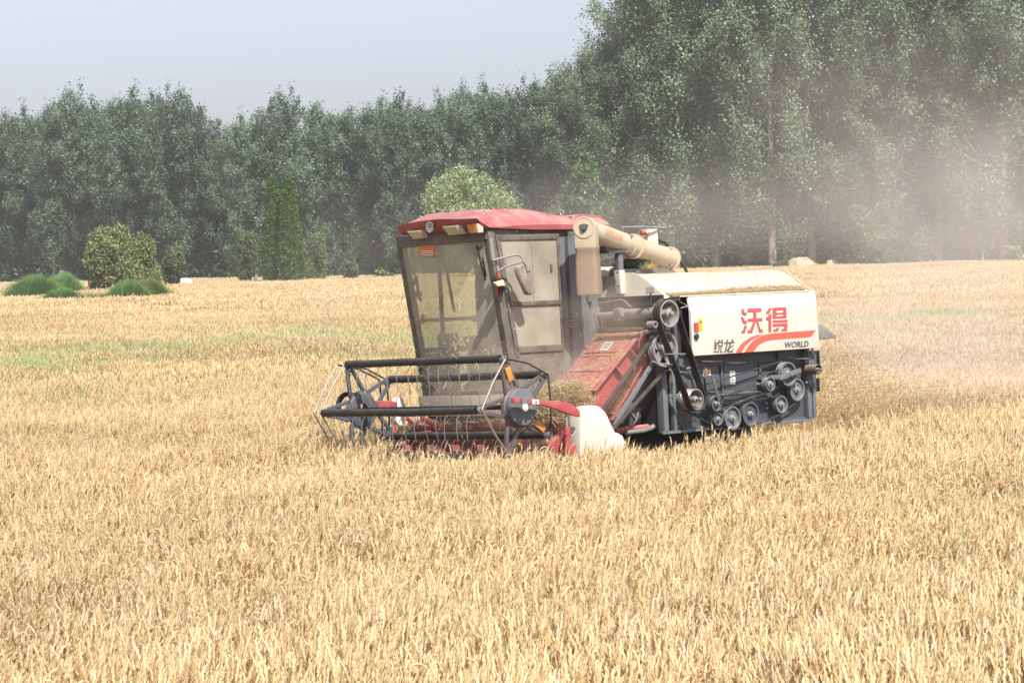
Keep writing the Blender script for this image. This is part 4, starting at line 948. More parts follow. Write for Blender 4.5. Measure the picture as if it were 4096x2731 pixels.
decal('stripe', strip([(1950, 795), (1800, 806), (1600, 820), (1450, 833), (1390, 841), (1330, 854), (1270, 880), (1215, 918), (1165, 972), (1110, 1054)],
                      [(1893, 874), (1790, 882), (1600, 896), (1480, 905), (1420, 911), (1375, 920), (1325, 940), (1280, 968), (1250, 1000), (1222, 1046)]), 'decal_coral')
decal('stripe', strip([(1325, 843), (1260, 852), (1190, 876), (1120, 918), (1060, 972), (1005, 1066)], [(1324, 845), (1262, 872), (1205, 905), (1155, 945), (1115, 990), (1078, 1058)]), 'decal_coral')
decal('lettering', [[(790, 932), (806, 930), (800, 948), (783, 950)], [(757, 942), (800, 938), (798, 953), (753, 957)], [(752, 970), (792, 966), (789, 981), (748, 984)], [(750, 1000), (790, 997), (787, 1011), (747, 1014)],
    [(768, 957), (784, 956), (772, 1046), (790, 1040), (786, 1054), (745, 1064), (747, 1048), (757, 1046)],
    [(808, 908), (825, 906), (822, 927), (806, 928)], [(843, 904), (862, 902), (852, 925), (836, 926)],
    [(804, 931), (860, 928), (859, 943), (802, 946)], [(801, 972), (857, 968), (856, 983), (800, 987)], [(802, 946), (815, 945), (813, 971), (801, 972)], [(846, 944), (859, 943), (857, 968), (844, 969)],
    [(811, 987), (826, 986), (806, 1062), (782, 1064), (784, 1048), (795, 1046)], [(832, 986), (848, 985), (838, 1044), (853, 1042), (850, 1061), (820, 1063)]], 'decal_black')
decal('lettering', [[(764, 906), (786, 905), (754, 946)]], 'decal_red')
decal('lettering', [[(873, 940), (993, 929), (990, 948), (872, 957)], [(903, 907), (922, 904), (914, 938), (896, 940)], [(899, 956), (916, 955), (890, 1059), (866, 1061), (868, 1045), (878, 1044)],
    [(936, 953), (956, 951), (928, 1038), (962, 1036), (976, 1010), (983, 1012), (974, 1057), (905, 1060), (906, 1046)], [(972, 968), (990, 972), (940, 1012), (898, 1040), (890, 1030), (935, 1000)], [(958, 901), (976, 900), (982, 925), (962, 927)]], 'decal_black')
# WORLD, from a text curve laid on the panel plane
def letters(txt, bold=0.03):
    cu = bpy.data.curves.new('txt', 'FONT'); cu.body = txt; cu.offset = bold; cu.resolution_u = 3
    o = bpy.data.objects.new('txt', cu); COL.objects.link(o); bpy.context.view_layer.update()
    me = bpy.data.meshes.new_from_object(o.evaluated_get(bpy.context.evaluated_depsgraph_get()))
    vs = [v.co.copy() for v in me.vertices]; fs = [list(p.vertices) for p in me.polygons]; bpy.data.objects.remove(o); bpy.data.meshes.remove(me)
    x0 = min(v.x for v in vs); x1 = max(v.x for v in vs); y0 = min(v.y for v in vs); y1 = max(v.y for v in vs)
    return [((v.x - x0) / (x1 - x0), (v.y - y0) / (y1 - y0)) for v in vs], fs
uv, fs = letters('WORLD', 0.045); m = MB()
m.add([PP(1572 + 290 * s_ + 10 * t_, (1008 - 16 * s_) - (74) * t_ * (1 - 0.0 * s_), .0018) for s_, t_ in uv], fs); m.build('lettering', 'decal_black', PANEL)
decal('warning_label', [[(566, 655), (617, 651), (622, 803), (572, 807)]], 'yellow')
decal('label_print', [[(594, 668), (612, 712), (577, 714)]] + [[(582, 735 + 22 * k), (610, 733 + 22 * k), (610, 738 + 22 * k), (582, 740 + 22 * k)] for k in range(3)], 'decal_black', .0026)
decal('latch', [[(516, 708), (568, 704), (572, 810), (520, 813)]], 'decal_red', .0012, .006)
decal('latch_recess_shade', [[(530, 722), (552, 720), (555, 798), (533, 801)]], 'red', .0078, .001)  # flat raised plate, its darker red paints the shade of a recess
c_ = PP(540, 868, .004); b = MB(); b.lathe(c_, [(.026, 0), (.03, .012), (.024, .02), (.001, .024)], 12, closed=False); b.build('knob', 'rubber', PANEL)

# ---- feeder house
b = MB(); side = [V3(.43, .84, 1.812), V3(.405, .84, 1.83), V3(.33, .84, 1.80), V3(.33, .84, 1.46), V3(.80, .84, .99), V3(1.30, .84, .62), V3(1.66, .84, .62), V3(1.62, .84, .86), V3(1.10, .84, 1.275)]
b.prism(side, (0, -.56, 0)); FE = b.build('feeder_house', 'red', ROOT, .006)
b = MB()
b.bar(S(6, 1925, 112, .87), S(6, 1395, 780, .87), .06, .012, (0.62, 0, .78)); b.bar(S(6, 1975, 440, .87), S(6, 1600, 1120, .87), .06, .012, (0.62, 0, .78)); b.bar(S(6, 1880, 460, .87), S(6, 1490, 1010, .87), .04, .010, (0.62, 0, .78))
b.build('feeder_flange', 'red', FE, .002)
for (x0, y0, x1, y1) in ((1850, 235, 1935, 320), (1800, 280, 1985, 490), (1640, 490, 1830, 760)): b = MB(); b.bar(S(6, x0, y0, .87), S(6, x1, y1, .87), .06, .012, (1, 0, -1)); b.build('feeder_rib', 'red', FE, .002)
dirn = (V3(1.10, 0, 1.275) - V3(.43, 0, 1.812)).normalized(); nrm = V3(-dirn.z, 0, dirn.x); nrm = nrm if nrm.z > 0 else -nrm
for t in (.30, .36, .60):
    b = MB(); c0 = V3(.43, .76, 1.812) + dirn * t * .86 + nrm * .004; b.bar(c0, c0 + V3(0, -.42, 0), .010, .012); b.build('stiffener', 'red', FE, .002)
def top_patch(name, t0, t1, v0, v1, off, mat, par):
    A = V3(.43, 0, 1.812); b = MB(); q = [A + dirn * t * .86 + nrm * off + V3(0, v, 0) for t, v in ((t0, v0), (t1, v0), (t1, v1), (t0, v1))]; b.prism(q, nrm * .0015); return b.build(name, mat, par)
st = top_patch('sticker', .14, .27, .51, .62, .0075, 'white', FE); top_patch('sticker_header', .12, .14, .50, .63, .0075, 'orange', FE)
b = MB()
for k in range(4):
    A = V3(.43, 0, 1.812) + dirn * (.16 + .025 * k) * .86 + nrm * .0100; q = [A + V3(0, .525, 0), A + dirn * .010 + V3(0, .525, 0), A + dirn * .010 + V3(0, .605, 0), A + V3(0, .605, 0)]; b.prism(q, nrm * .001)
b.build('label_print', 'decal_black', st)
# belt guard rails beside it
b = MB(); b.bar(S(6, 2085, 450, .99), S(6, 1640, 1180, .99), .03, .035, (1, 0, .6)); b.bar(S(6, 1830, 910, .96), S(6, 1690, 1120, .96), .03, .09, (1, 0, .6)); b.build('belt_guard', 'slate_light', ROOT, .003)
# lift cylinder and hose, low right of the white divider
b = MB(); b.tube([S(6, 1640, 1245, .80), S(6, 2030, 1200, .80)], .030, 14); b.build('lift_cylinder', 'red', ROOT)
hp = [S(6, 1780, 1262, .86), S(6, 1900, 1250, .86), S(6, 2000, 1235, .86), S(6, 2060, 1215, .86), S(6, 2095, 1190, .84)]
b = MB(); b.tube(hp, .018, 12)
for k in range(40):
    f_ = k / 39 * 3.999; i = int(f_); p = hp[i].lerp(hp[i + 1], f_ - i); b.lathe(p, [(.019, -.003), (.0225, 0), (.019, .003)], 10, tuple((hp[i + 1] - hp[i]).normalized()), closed=False)
b.build('armoured_hose', 'greytube', ROOT)

# ---- header
b = MB(); b.prism([V3(1.50, 1.14, .55), V3(1.50, 1.14, 1.00), V3(1.47, 1.14, 1.00), V3(1.47, 1.14, .50), V3(2.05, 1.14, .42), V3(2.05, 1.14, .44)], (0, -2.26, 0)); hdr = b.build('header_trough', 'header_red', ROOT, .003)
b = MB(); b.tube([(1.53, -1.02, 1.035), (1.53, .30, 1.035)], .045, 18); b.build('header_beam', 'header_red', ROOT)
b = MB(); b.tube([(1.53, -.42, 1.035), (1.53, -.34, 1.035)], .056, 18); b.build('beam_clamp', 'steel', ROOT)
for q in (((1420, 945), (1670, 1035)), ((1260, 945), (1370, 1040)), ((1330, 1140), (1540, 1120))):
    a = Fr(5, *q[0], 1.60); c_ = Fr(5, *q[1], 1.60); b = MB(); b.bar(a, c_, .02, .045); b.build('header_brace', 'red', ROOT, .003)
b = MB(); b.tube([(1.78, -1.05, .70), (1.78, 1.05, .70)], .13, 24)
for k in range(160):
    t = k / 160; v = -1.0 + 2.0 * t; a = t * 2 * pi * 6 * (1 if v < .55 else -1); a2 = a + 2 * pi * 6 / 160
    p = [V3(1.78 + r_ * cos(aa), v + dv, .70 + r_ * sin(aa)) for r_, aa, dv in ((.13, a, 0), (.19, a, 0), (.19, a2, 2 / 160), (.13, a2, 2 / 160))]; b.add(p, [(0, 1, 2, 3)])
b.build('header_auger', 'header_red', ROOT)
b = MB(); b.box((2.02, -1.12, .40), (2.06, 1.14, .425))
for k in range(29):
    v = -1.1 + k * .08; b.add([(2.06, v - .012, .40), (2.06, v + .012, .40), (2.06, v + .012, .425), (2.06, v - .012, .425), (2.14, v, .41)], [(0, 1, 2, 3), (0, 4, 1), (1, 4, 2), (2, 4, 3), (3, 4, 0)])
b.build('cutter_bar', 'steel', ROOT)
# near divider: white cover with folded lower facet
DV = [(1240, 1060), (1258, 1010), (1290, 968), (1340, 946), (1400, 940), (1440, 944), (1482, 968), (1530, 1010), (1565, 1070), (1600, 1150), (1650, 1252), (1722, 1290), (1755, 1360), (1775, 1425), (1700, 1500), (1600, 1560), (1235, 1560)]
b = MB(); b.prism([S(6, x, y, 1.22) for x, y in DV], (0, -.14, 0)); b.build('divider_cover', 'panel', ROOT, .022, angle=50)
b = MB(); q = [(1440, 1420), (1655, 1262), (1715, 1295), (1768, 1425), (1690, 1500), (1400, 1510)]; b.prism([S(6, x, y, 1.224) for x, y in q], (0, .02, 0)); b.build('divider_facet', 'panel', ROOT, .01)
b = MB(); b.prism([V3(1.62, 1.20, .80), V3(1.62, 1.20, .42), V3(2.7, 1.20, .40), V3(2.2, 1.20, .60)], (0, -.05, 0)); b.build('divider_point', 'header_red', ROOT, .006)
b = MB(); b.bar(S(6, 1225, 1395, 1.15), S(6, 1050, 1520, 1.15), .05, .05); b.build('divider_bracket', 'red', ROOT, .004)
b = MB(); b.prism([V3(1.45, -1.20, .95), V3(1.45, -1.20, .40), V3(2.7, -1.20, .40), V3(2.1, -1.20, .72)], (0, .05, 0)); b.build('far_divider', 'header_red', ROOT, .006)
# reel arms
armp = [(462, 850), (560, 848), (700, 868), (830, 885), (1000, 893), (1085, 905), (1140, 925), (1190, 965), (1232, 1010), (1240, 1080), (1170, 1060), (1060, 1022), (940, 980), (800, 938), (690, 930), (462, 912)]
b = MB(); b.prism([S(6, x, y, 1.26) for x, y in armp], (0, -.045, 0)); AR = b.build('reel_arm', 'red', ROOT, .004)
b = MB(); q = [(675, 872), (752, 878), (752, 930), (678, 928)]; b.prism([S(6, x, y, 1.262) for x, y in q], (0, .0015, 0)); sk = b.build('sticker', 'white', AR)
b = MB(); b.prism([S(6, x, y, 1.262) for x, y in ((668, 870), (675, 872), (678, 928), (668, 927))], (0, .0015, 0)); b.build('sticker_edge', 'orange', sk)
b = MB(); b.prism([S(6, x, y, 1.266) for x, y in ((718, 885), (736, 918), (700, 917))], (0, .001, 0)); b.build('label_print', 'decal_black', sk)
b = MB(); b.prism([S(6, x, y, 1.268) for x, y in ((543, 850), (628, 868), (612, 1000), (575, 1018), (548, 1010), (540, 980))], (0, .012, 0)); br = b.build('bearing_hanger', 'slate_light', AR, .003)
c_ = S(6, 585, 968, 1.28); b = MB(); b.disc(c_, .030, 0, .014, 16); b.disc(c_ + V3(0, .014, 0), .016, 0, .01, 10); b.build('bolt', 'white', br)
b = MB(); a = S(6, 1072, 1015, 1.22); c_ = S(6, 1080, 1200, 1.22); d_ = S(6, 1092, 1480, 1.22)
b.tube([a, c_], .014, 12); b.build('cylinder_rod', 'steel', ROOT)
b = MB(); b.tube([c_, d_], [.030, .027], 14); b.tube([S(6, 1080, 1270, 1.22), S(6, 1081, 1290, 1.22)], .033, 14); b.box((d_.x - .03, 1.18, d_.z - .04), (d_.x + .03, 1.25, d_.z + .02)); b.build('reel_lift_cylinder', 'red', ROOT)
b = MB(); b.tube([S(6, 1120, 1310, 1.22), S(6, 1160, 1290, 1.21), S(6, 1185, 1240, 1.2)], .010, 8); b.build('hose', 'greytube', ROOT)
a = Fr(5, 740, 790, 2.10); c_ = Fr(5, 1080, 790, 1.95); d_ = Fr(5, 1220, 815, 1.75); b = MB(); b.bar(a, c_, .04, .075); b.bar(c_, d_, .04, .06); b.build('reel_arm', 'red', ROOT, .004)
c_ = Fr(5, 1150, 770, 1.85); b = MB(); b.disc(c_, .055, -.03, .03, 20); b.build('roller', 'white', ROOT)
c_ = Fr(5, 1160, 960, 1.80); b = MB(); b.disc(c_, .055, -.03, .03, 20); b.build('roller', 'white', ROOT)
b = MB(); b.tube([Fr(5, 1083, 950, 1.85), Fr(5, 1098, 1060, 1.85)], .014, 10); b.build('cylinder_rod', 'steel', ROOT)
b = MB(); b.tube([Fr(5, 1098, 1045, 1.85), Fr(5, 1108, 1290, 1.85)], .028, 12); b.build('reel_lift_cylinder', 'red', ROOT)
b = MB(); b.tube([Fr(5, 1180, 1140, 1.75), Fr(5, 1270, 1115, 1.72), Fr(5, 1340, 1040, 1.70), Fr(5, 1400, 965, 1.68)], .016, 10); b.build('hose', 'greytube', ROOT)
c_ = Fr(5, 500, 760, 2.25); b = MB(); b.lathe((2.22, -1.20, 1.27), [(.14, 0), (.14, .03), (.10, .03), (.10, 0)], 26); b.build('reel_drive_pulley', 'dark', ROOT)

# ---- reel
UC, ZC, RR = 2.226, 1.238, .447
ANG = [radians(a) for a in (0, 72, 144, 216, 288)]
def tipp(k, v, r=RR): return V3(UC + r * cos(ANG[k]), v, ZC + r * sin(ANG[k]))
for vv_, far in ((1.07, False), (-.99, True)):
    hubv = vv_
    m = MB(); m.lathe((UC, hubv - .02, ZC), [(.165, 0), (.165, .035), (.148, .045), (.06, .045), (.06, 0)], 36)
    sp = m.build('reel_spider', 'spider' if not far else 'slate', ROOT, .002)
    for k in range(5):
        a = ANG[k]; d = V3(cos(a), 0, sin(a)); t = V3(-sin(a), 0, cos(a)); m = MB(); C0 = V3(UC, hubv, ZC); w0, w1 = (.075, .030) if not far else (.085, .035)
        m.bar(C0 + d * .15 + t * w0, C0 + d * .40 + t * w1 * .8, .032, .026, (0, 1, 0)); m.bar(C0 + d * .15 - t * w0, C0 + d * .40 - t * w1 * .8, .032, .026, (0, 1, 0))
        m.bar(C0 + d * .37, C0 + d * .46, .070, .022, (0, 1, 0)); m.bar(C0 + d * .14, C0 + d * .175, .16, .020, (0, 1, 0))
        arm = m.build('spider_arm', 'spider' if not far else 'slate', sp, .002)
        m = MB(); m.lathe(tipp(k, hubv + .012), [(.026, 0), (.026, .022), (.014, .022), (.014, 0)], 14); m.build('tip_bearing', 'steel', sp)
    if not far:
        m = MB(); m.disc((UC - .01, hubv, ZC), .158, .03, .075, 40); hd = m.build('hub_disc', 'slate_light', ROOT, .004)
        m = MB(); m.tube([(UC, hubv + .07, ZC), (UC, 1.25, ZC)], .018, 12); m.build('reel_shaft_end', 'steel', hd)
    # eccentric straps between the tips
    for k in range(5):
        for off in ((0.0,) if not far else (0.0, .10)):
            A = tipp(k, hubv + (.04 if not far else -.05 - off)); Bq = tipp((k + 1) % 5, hubv + (.04 if not far else -.05 - off)); md = (A + Bq) / 2 + (((A + Bq) / 2) - V3(UC, A.y, ZC)).normalized() * (.03 if k % 2 else .015)
            m = MB(); m.tube([A, md, Bq], .0085, 8); m.build('reel_strap', 'steel' if k in (0, 4) else 'dark', sp)
m = MB(); m.tube([(UC, -1.1, ZC), (UC, 1.08, ZC)], .022, 12); m.build('reel_shaft', 'dark', ROOT)
tine_me = None
for k in range(5):
    A = tipp(k, -1.0); Bq = tipp(k, 1.04)
    m = MB(); n = 14; pts = [A.lerp(Bq, i / n) + V3(0, 0, .0012 * sin(i * 1.3 + k) - (.012 * (1 - abs(i - 8) / 8) if k == 0 else 0)) for i in range(n + 1)]
    m.tube(pts, .0345, 16, caps=True); tb = m.build('reel_tube', 'reel', ROOT)
    for i in range(15):
        v = -.93 + i * .137
        if tine_me is None:
            q = MB(); q.tube([(0, 0, 0), (.03, 0, -.012), (.058, 0, -.045), (.066, 0, -.10), (.060, 0, -.17), (.050, 0, -.235)], .0036, 6); o = q.build('tine', 'wire', tb); tine_me = o.data
        else: o = link('tine', tine_me, tb)
        o.location = (A.x + .0, v, A.z - .030)
        o.rotation_euler = (0, random.uniform(-.12, .12), random.uniform(-.15, .15))
for k, z0 in ((1, .30), (3, .30)):
    A = tipp(k, 1.10); d = (V3(UC, 1.10, ZC) - A); m = MB(); m.bar(A + d * .18, A + d * .46, .012, .06, (0, 0, 1)); m.build('reflector', 'amber', ROOT, .002)
A = tipp(4, -1.06); d = V3(UC, -1.06, ZC) - A; m = MB(); m.bar(A + d * .3, A + d * .55, .012, .06, (0, 0, 1)); m.build('reflector', 'amber', ROOT, .002)

# ---- cab
CV0, CV1 = -.93, .30        # far and near side of the cab
def wu(z): return 1.735 - (2.79 - z) * .165          # rake of the windscreen plane
def bow(v): return .10 * (1 - ((v - (CV0 + CV1) / 2) / ((CV1 - CV0) / 2)) ** 2)
def WP_(v, z, off=0): return V3(wu(z) + bow(v) + off, v, z)
NVS = 10
vsn = [CV0 + .05 + (CV1 - CV0 - .10) * i / NVS for i in range(NVS + 1)]
b = MB(); vs = [WP_(v, z) for z in (1.34, 1.70, 2.1, 2.45, 2.74) for v in vsn]; w_ = NVS + 1
b.add(vs, [(j * w_ + i, j * w_ + i + 1, (j + 1) * w_ + i + 1, (j + 1) * w_ + i) for j in range(4) for i in range(NVS)])
WS = b.build('windshield', 'windshield', ROOT)
b = MB()
def pillar(v, z0, z1, w, d, off=0):
    b.bar(V3(wu(z0) + off, v, z0), V3(wu(z1) + off, v, z1), w, d, (1, 0, 0))
pillar(CV1 - .02, 1.20, 2.80, .07, .08, -.02); pillar(CV0 + .02, 1.20, 2.80, .06, .08, -.02)
for i in range(NVS):  # header and sill rails following the bow
    b.bar(WP_(vsn[i], 2.76, -.01), WP_(vsn[i + 1], 2.76, -.01), .05, .10); b.bar(WP_(vsn[i], 1.335, -.01), WP_(vsn[i + 1], 1.335, -.01), .05, .06)
b.bar((.76, CV1 - .03, 1.2), (.76, CV1 - .03, 2.78), .06, .06, (1, 0, 0)); b.bar((.76, CV0 + .03, 1.2), (.76, CV0 + .03, 2.78), .06, .06, (1, 0, 0))
b.bar((.74, CV1 - .03, 2.77), (1.76, CV1 - .03, 2.77), .06, .09); b.bar((.74, CV0 + .03, 2.77), (1.76, CV0 + .03, 2.77), .06, .09)
b.bar((.74, CV0 + .03, 1.75), (1.55, CV0 + .03, 1.75), .04, .05); b.bar((.74, CV0 + .02, 2.03), (1.60, CV0 + .02, 2.03), .03, .035); b.bar((1.25, CV0 + .02, 1.2), (1.25, CV0 + .02, 2.75), .03, .035, (1, 0, 0))
b.build('cab_frame', 'cabframe', ROOT, .006)
b = MB(); b.box((.70, CV0, 1.10), (1.40, CV1 - .06, 1.22)); b.box((.70, CV0 + .06, 1.15), (.78, CV1 - .06, 1.95)); b.box((.70, CV0 + .06, 2.60), (.78, CV1 - .06, 2.78)); b.box((.70, .10, 1.95), (.78, .24, 2.60)); b.box((.70, CV0 + .06, 1.95), (.78, CV0 + .16, 2.60)); b.box((.70, -.38, 1.95), (.78, -.22, 2.60))
b.build('cab_rear_wall', 'cabframe', ROOT, .004)
b = MB(); b.box((.735, CV0 + .16, 1.95), (.742, .10, 2.60)); b.build('rear_window', 'clearglass', ROOT)
b = MB(); b.box((.79, CV0 + .012, 1.24), (1.60, CV0 + .016, 2.73)); b.build('far_window', 'clearglass', ROOT)
b = MB(); b.box((.78, CV0 + .05, 2.74), (1.72, CV1 - .05, 2.79)); b.build('cab_ceiling', 'cabframe', ROOT)
# near side: door with two panes, bottom sheet (shadow and dust put into its dark paint), blue-grey rear side sheet
b = MB(); pf = lambda z: V3(wu(z) - .085, CV1 + .015, z)
b.bar(pf(1.66), pf(2.74), .03, .05, (1, 0, 0)); b.bar((.885, CV1 + .015, 1.70), (.885, CV1 + .015, 2.745), .03, .035, (1, 0, 0)); b.bar((.87, CV1 + .015, 2.735), (1.66, CV1 + .015, 2.735), .03, .05); b.bar((.87, CV1 + .015, 1.72), (1.50, CV1 + .015, 1.72), .03, .06)
b.bar((.89, CV1 + .02, 2.135), (1.54, CV1 + .02, 2.135), .035, .040)
DR = b.build('door', 'cabframe', ROOT, .006)
b = MB(); b.prism([V3(.90, CV1 + .01, 2.15), V3(1.55, CV1 + .01, 2.15), V3(1.635, CV1 + .01, 2.715), V3(.90, CV1 + .01, 2.715)], (0, .005, 0)); b.build('door_glass', 'sideglass', DR)
b = MB(); b.prism([V3(.90, CV1 + .01, 1.74), V3(1.485, CV1 + .01, 1.74), V3(1.54, CV1 + .01, 2.12), V3(.90, CV1 + .01, 2.12)], (0, .005, 0)); b.build('door_glass', 'sideglass', DR)
b = MB(); b.box((1.215, CV1 + .017, 2.15), (1.225, CV1 + .020, 2.715)); b.build('sliding_edge', 'greytube', DR)
a = S(7, 875, 445, CV1 + .03); c_ = S(7, 878, 530, CV1 + .03); b = MB(); b.box((a.x - .01, CV1 + .016, c_.z), (a.x + .01, CV1 + .03, a.z)); b.build('door_handle', 'cabframe', DR, .003)
b = MB(); b.prism([V3(.88, CV1, 1.15), V3(1.45, CV1, 1.15), V3(1.53, CV1, 1.68), V3(.88, CV1, 1.68)], (0, .012, 0)); b.build('cab_side_sheet', 'cabframe', ROOT, .003)
b = MB(); b.prism([V3(.868, CV1 - .02, 1.25), V3(.868, CV1 - .02, 2.73), V3(.50, CV1 - .02, 2.73), V3(.50, CV1 - .02, 1.9), V3(.56, CV1 - .02, 1.25)], (0, .02, 0)); b.build('cab_side_sheet', 'cabside', ROOT, .003)
b = MB(); b.box((.30, CV0 + .02, 1.2), (.70, CV1 - .03, 2.70)); b.build('engine_air_box', 'cabside', ROOT, .01)
# front bumper band
b = MB()
def band_ring(z0, z1, off0, off1, th):
    vv = [CV0 - .01 + (CV1 - CV0 + .04) * i / 14 for i in range(15)]
    q = [V3(wu(1.34) + bow(max(min(v, CV1 - .05), CV0 + .05)) + o_, v, z) for (z, o_) in ((z1, off1), ((z0 + z1) / 2, (off0 + off1) / 2 + .01), (z0, off0)) for v in vv]
    q2 = [p - V3(th, 0, 0) for p in q]; n = 15; b.add(q, [(j * n + i, j * n + i + 1, (j + 1) * n + i + 1, (j + 1) * n + i) for j in range(2) for i in range(14)]); b.add(q2, [(j * n + i, (j + 1) * n + i, (j + 1) * n + i + 1, j * n + i + 1) for j in range(2) for i in range(14)])
    b.add([q[i] for i in range(15)] + [q2[i] for i in range(15)], [(i, i + 1, 16 + i, 15 + i) for i in range(14)])
band_ring(1.14, 1.325, .03, .055, .10); BU = b.build('cab_bumper', 'cream', ROOT, angle=60)
b = MB()
for k in range(6):
    v = -.80 + k * .052; q = lambda vv, z: V3(wu(1.34) + bow(vv) + .058 + (z - 1.20) * .05, vv, z); b.prism([q(v, 1.155), q(v + .036, 1.155), q(v + .036, 1.168), q(v, 1.168)], (.002, 0, 0)); b.prism([q(v + .012, 1.168), q(v + .024, 1.168), q(v + .024, 1.19), q(v + .012, 1.19)], (.002, 0, 0)); b.prism([q(v, 1.19), q(v + .036, 1.19), q(v + .036, 1.20), q(v, 1.20)], (.002, 0, 0))
b.build('lettering', 'decal_red', BU)
b = MB(); b.box((1.30, CV0 + .05, .98), (1.52, CV1, 1.15)); b.build('cab_underside', 'dark', ROOT, .01)
# cab roof
RO = []
b = MB()
top_f = [Fr(1, 255, 312, 1.80), Fr(1, 380, 275, 1.88), Fr(1, 500, 253, 1.93), Fr(1, 740, 226, 1.97), Fr(1, 980, 224, 1.97), Fr(1, 1195, 216, 1.93), Fr(1, 1260, 270, 1.86), Fr(1, 1345, 322, 1.76)]
bot_f = [Fr(1, 330, 415, 1.70), Fr(1, 420, 415, 1.76), Fr(1, 560, 408, 1.80), Fr(1, 750, 402, 1.82), Fr(1, 980, 392, 1.82), Fr(1, 1180, 360, 1.80), Fr(1, 1250, 346, 1.77), Fr(1, 1348, 328, 1.74)]
mid = [(a + c_) / 2 + V3(.015, 0, -.01) for a, c_ in zip(top_f, bot_f)]
n = len(top_f); b.add(top_f + mid + bot_f, [(i, i + 1, n + i + 1, n + i) for i in range(n - 1)] + [(n + i, n + i + 1, 2 * n + i + 1, 2 * n + i) for i in range(n - 1)])
nv = top_f[-1].y; fv = top_f[0].y
# near edge: lower lip and shoulder, running back
lip = [top_f[-1], V3(1.2, nv + .01, 2.845), V3(.75, nv + .01, 2.842), V3(.22, nv, 2.835)]
low = [bot_f[-1], V3(1.2, nv + .01, 2.80), V3(.75, nv + .01, 2.797), V3(.22, nv, 2.79)]
sho = [top_f[5], V3(1.2, nv - .10, 2.935), V3(.75, nv - .10, 2.925), V3(.26, nv - .08, 2.90)]
b.add([top_f[5], top_f[6], top_f[7]] + sho[1:] + lip[1:], [(0, 1, 2, 6, 3), (3, 6, 7, 4), (4, 7, 8, 5)])
b.add(lip + low, [(i, i + 1, 5 + i, 4 + i) for i in range(3)])
flp = [V3(1.2, fv, 2.86), V3(.75, fv, 2.86), V3(.22, fv, 2.85)]; fsh = [V3(1.2, fv + .10, 2.93), V3(.75, fv + .10, 2.93), V3(.26, fv + .08, 2.90)]
b.add([top_f[0], top_f[1]] + flp + fsh, [(0, 1, 5, 2), (2, 5, 6, 3), (3, 6, 7, 4)])
flo = [bot_f[0], V3(1.2, fv, 2.82), V3(.75, fv, 2.82), V3(.22, fv, 2.81)]; b.add([top_f[0]] + flp + flo, [(i, i + 1, 5 + i, 4 + i) for i in range(3)])
# rising slopes to the plateau
plat = [V3(1.55, -.70, 3.01), V3(1.55, -.08, 3.01), V3(1.25, .02, 3.01), V3(.95, .02, 3.00), V3(.62, -.02, 2.94), V3(.62, -.70, 2.95), V3(.95, -.78, 3.0), V3(1.25, -.78, 3.01)]
b.add([top_f[1], top_f[2], top_f[3], top_f[4], top_f[5], plat[0], plat[1]], [(0, 1, 5), (1, 2, 5), (2, 3, 6, 5), (3, 4, 6)])
b.add([top_f[5], sho[1], sho[2], sho[3], plat[1], plat[2], plat[3], plat[4]], [(0, 1, 5, 4), (1, 2, 6, 5), (2, 3, 7, 6)])
b.add([top_f[1], fsh[0], fsh[1], fsh[2], plat[0], plat[7], plat[6], plat[5]], [(0, 4, 5, 1), (1, 5, 6, 2), (2, 6, 7, 3)])
b.add(plat, [(0, 1, 2, 7), (7, 2, 3, 6), (6, 3, 4, 5)])
b.add([sho[3], fsh[2], plat[5], plat[4]], [(0, 3, 2, 1)]); b.add([sho[3], lip[3], low[3], fsh[2], flp[2], flo[3]], [(0, 1, 2, 5, 4, 3)])
b.add([bot_f[0], bot_f[-1], low[3], flo[3]], [(0, 1, 2, 3)])
ROOF = b.build('cab_roof', 'roof_red', ROOT, angle=28)
b = MB(); q = [S(2, 360, 262, 0.1), S(2, 450, 226, 0.1), S(2, 790, 248, 0.1), S(2, 830, 262, .1), S(2, 890, 345, .1), S(2, 400, 320, .1)]; b.prism(q, (0, -.62, 0)); b.build('roof_vent_hump', 'roof_red', ROOF, .01)
# roof fittings
def eyebolt(n, x, y, v, s=1.0):
    c = S(n, x, y, v) + V3(0, 0, -.03); m = MB(); k = 14; m.tube([c + V3(0, sin(i / k * 2 * pi) * .022 * s, .03 + cos(i / k * 2 * pi) * .022 * s) for i in range(k + 1)], .0045, 6, caps=False); m.tube([c + V3(0, 0, -.03), c + V3(0, 0, .012)], .006, 6)
    o = m.build('lifting_eye', 'chrome', ROOF); m = MB(); m.lathe(c + V3(0, 0, -.035), [(.03, 0), (.045, .012), (.03, .016), (.02, .016)], 16, (0, 0, 1)); m.bar(c + V3(0, .01, -.02), c + V3(-.05, .075, -.012), .02, .006); m.build('eye_seal', 'rubber', o)
eyebolt(1, 1295, 150, .20); eyebolt(1, 2200, 150, .20); eyebolt(1, 530, 215, -.80)
def roof_lamp(x0, y0, x1, y1, u, mat_l, tilt=.05, name='work_light'):
    A = Fr(1, x0, y0, u); Bq = Fr(1, x1, y1, u); v0, v1 = sorted((A.y, Bq.y)); z0, z1 = Bq.z, A.z; m = MB()
    q = [V3(u, v0 - .0, z1), V3(u, v1, z1), V3(u - tilt, v1 - .008, z0), V3(u - tilt, v0 + .008, z0)]
    m.prism(q, (-.07, 0, .0)); o = m.build(name, 'lamphouse', ROOF, .008)
    cc = sum(q, V3(0, 0, 0)) / 4; nrm_ = (q[1] - q[0]).cross(q[3] - q[0]).normalized(); nrm_ = nrm_ if nrm_.x > 0 else -nrm_
    m = MB(); m.prism([cc + (p - cc) * .88 + nrm_ * .002 for p in q], nrm_ * .006); m.build('lens', mat_l, o, .002)
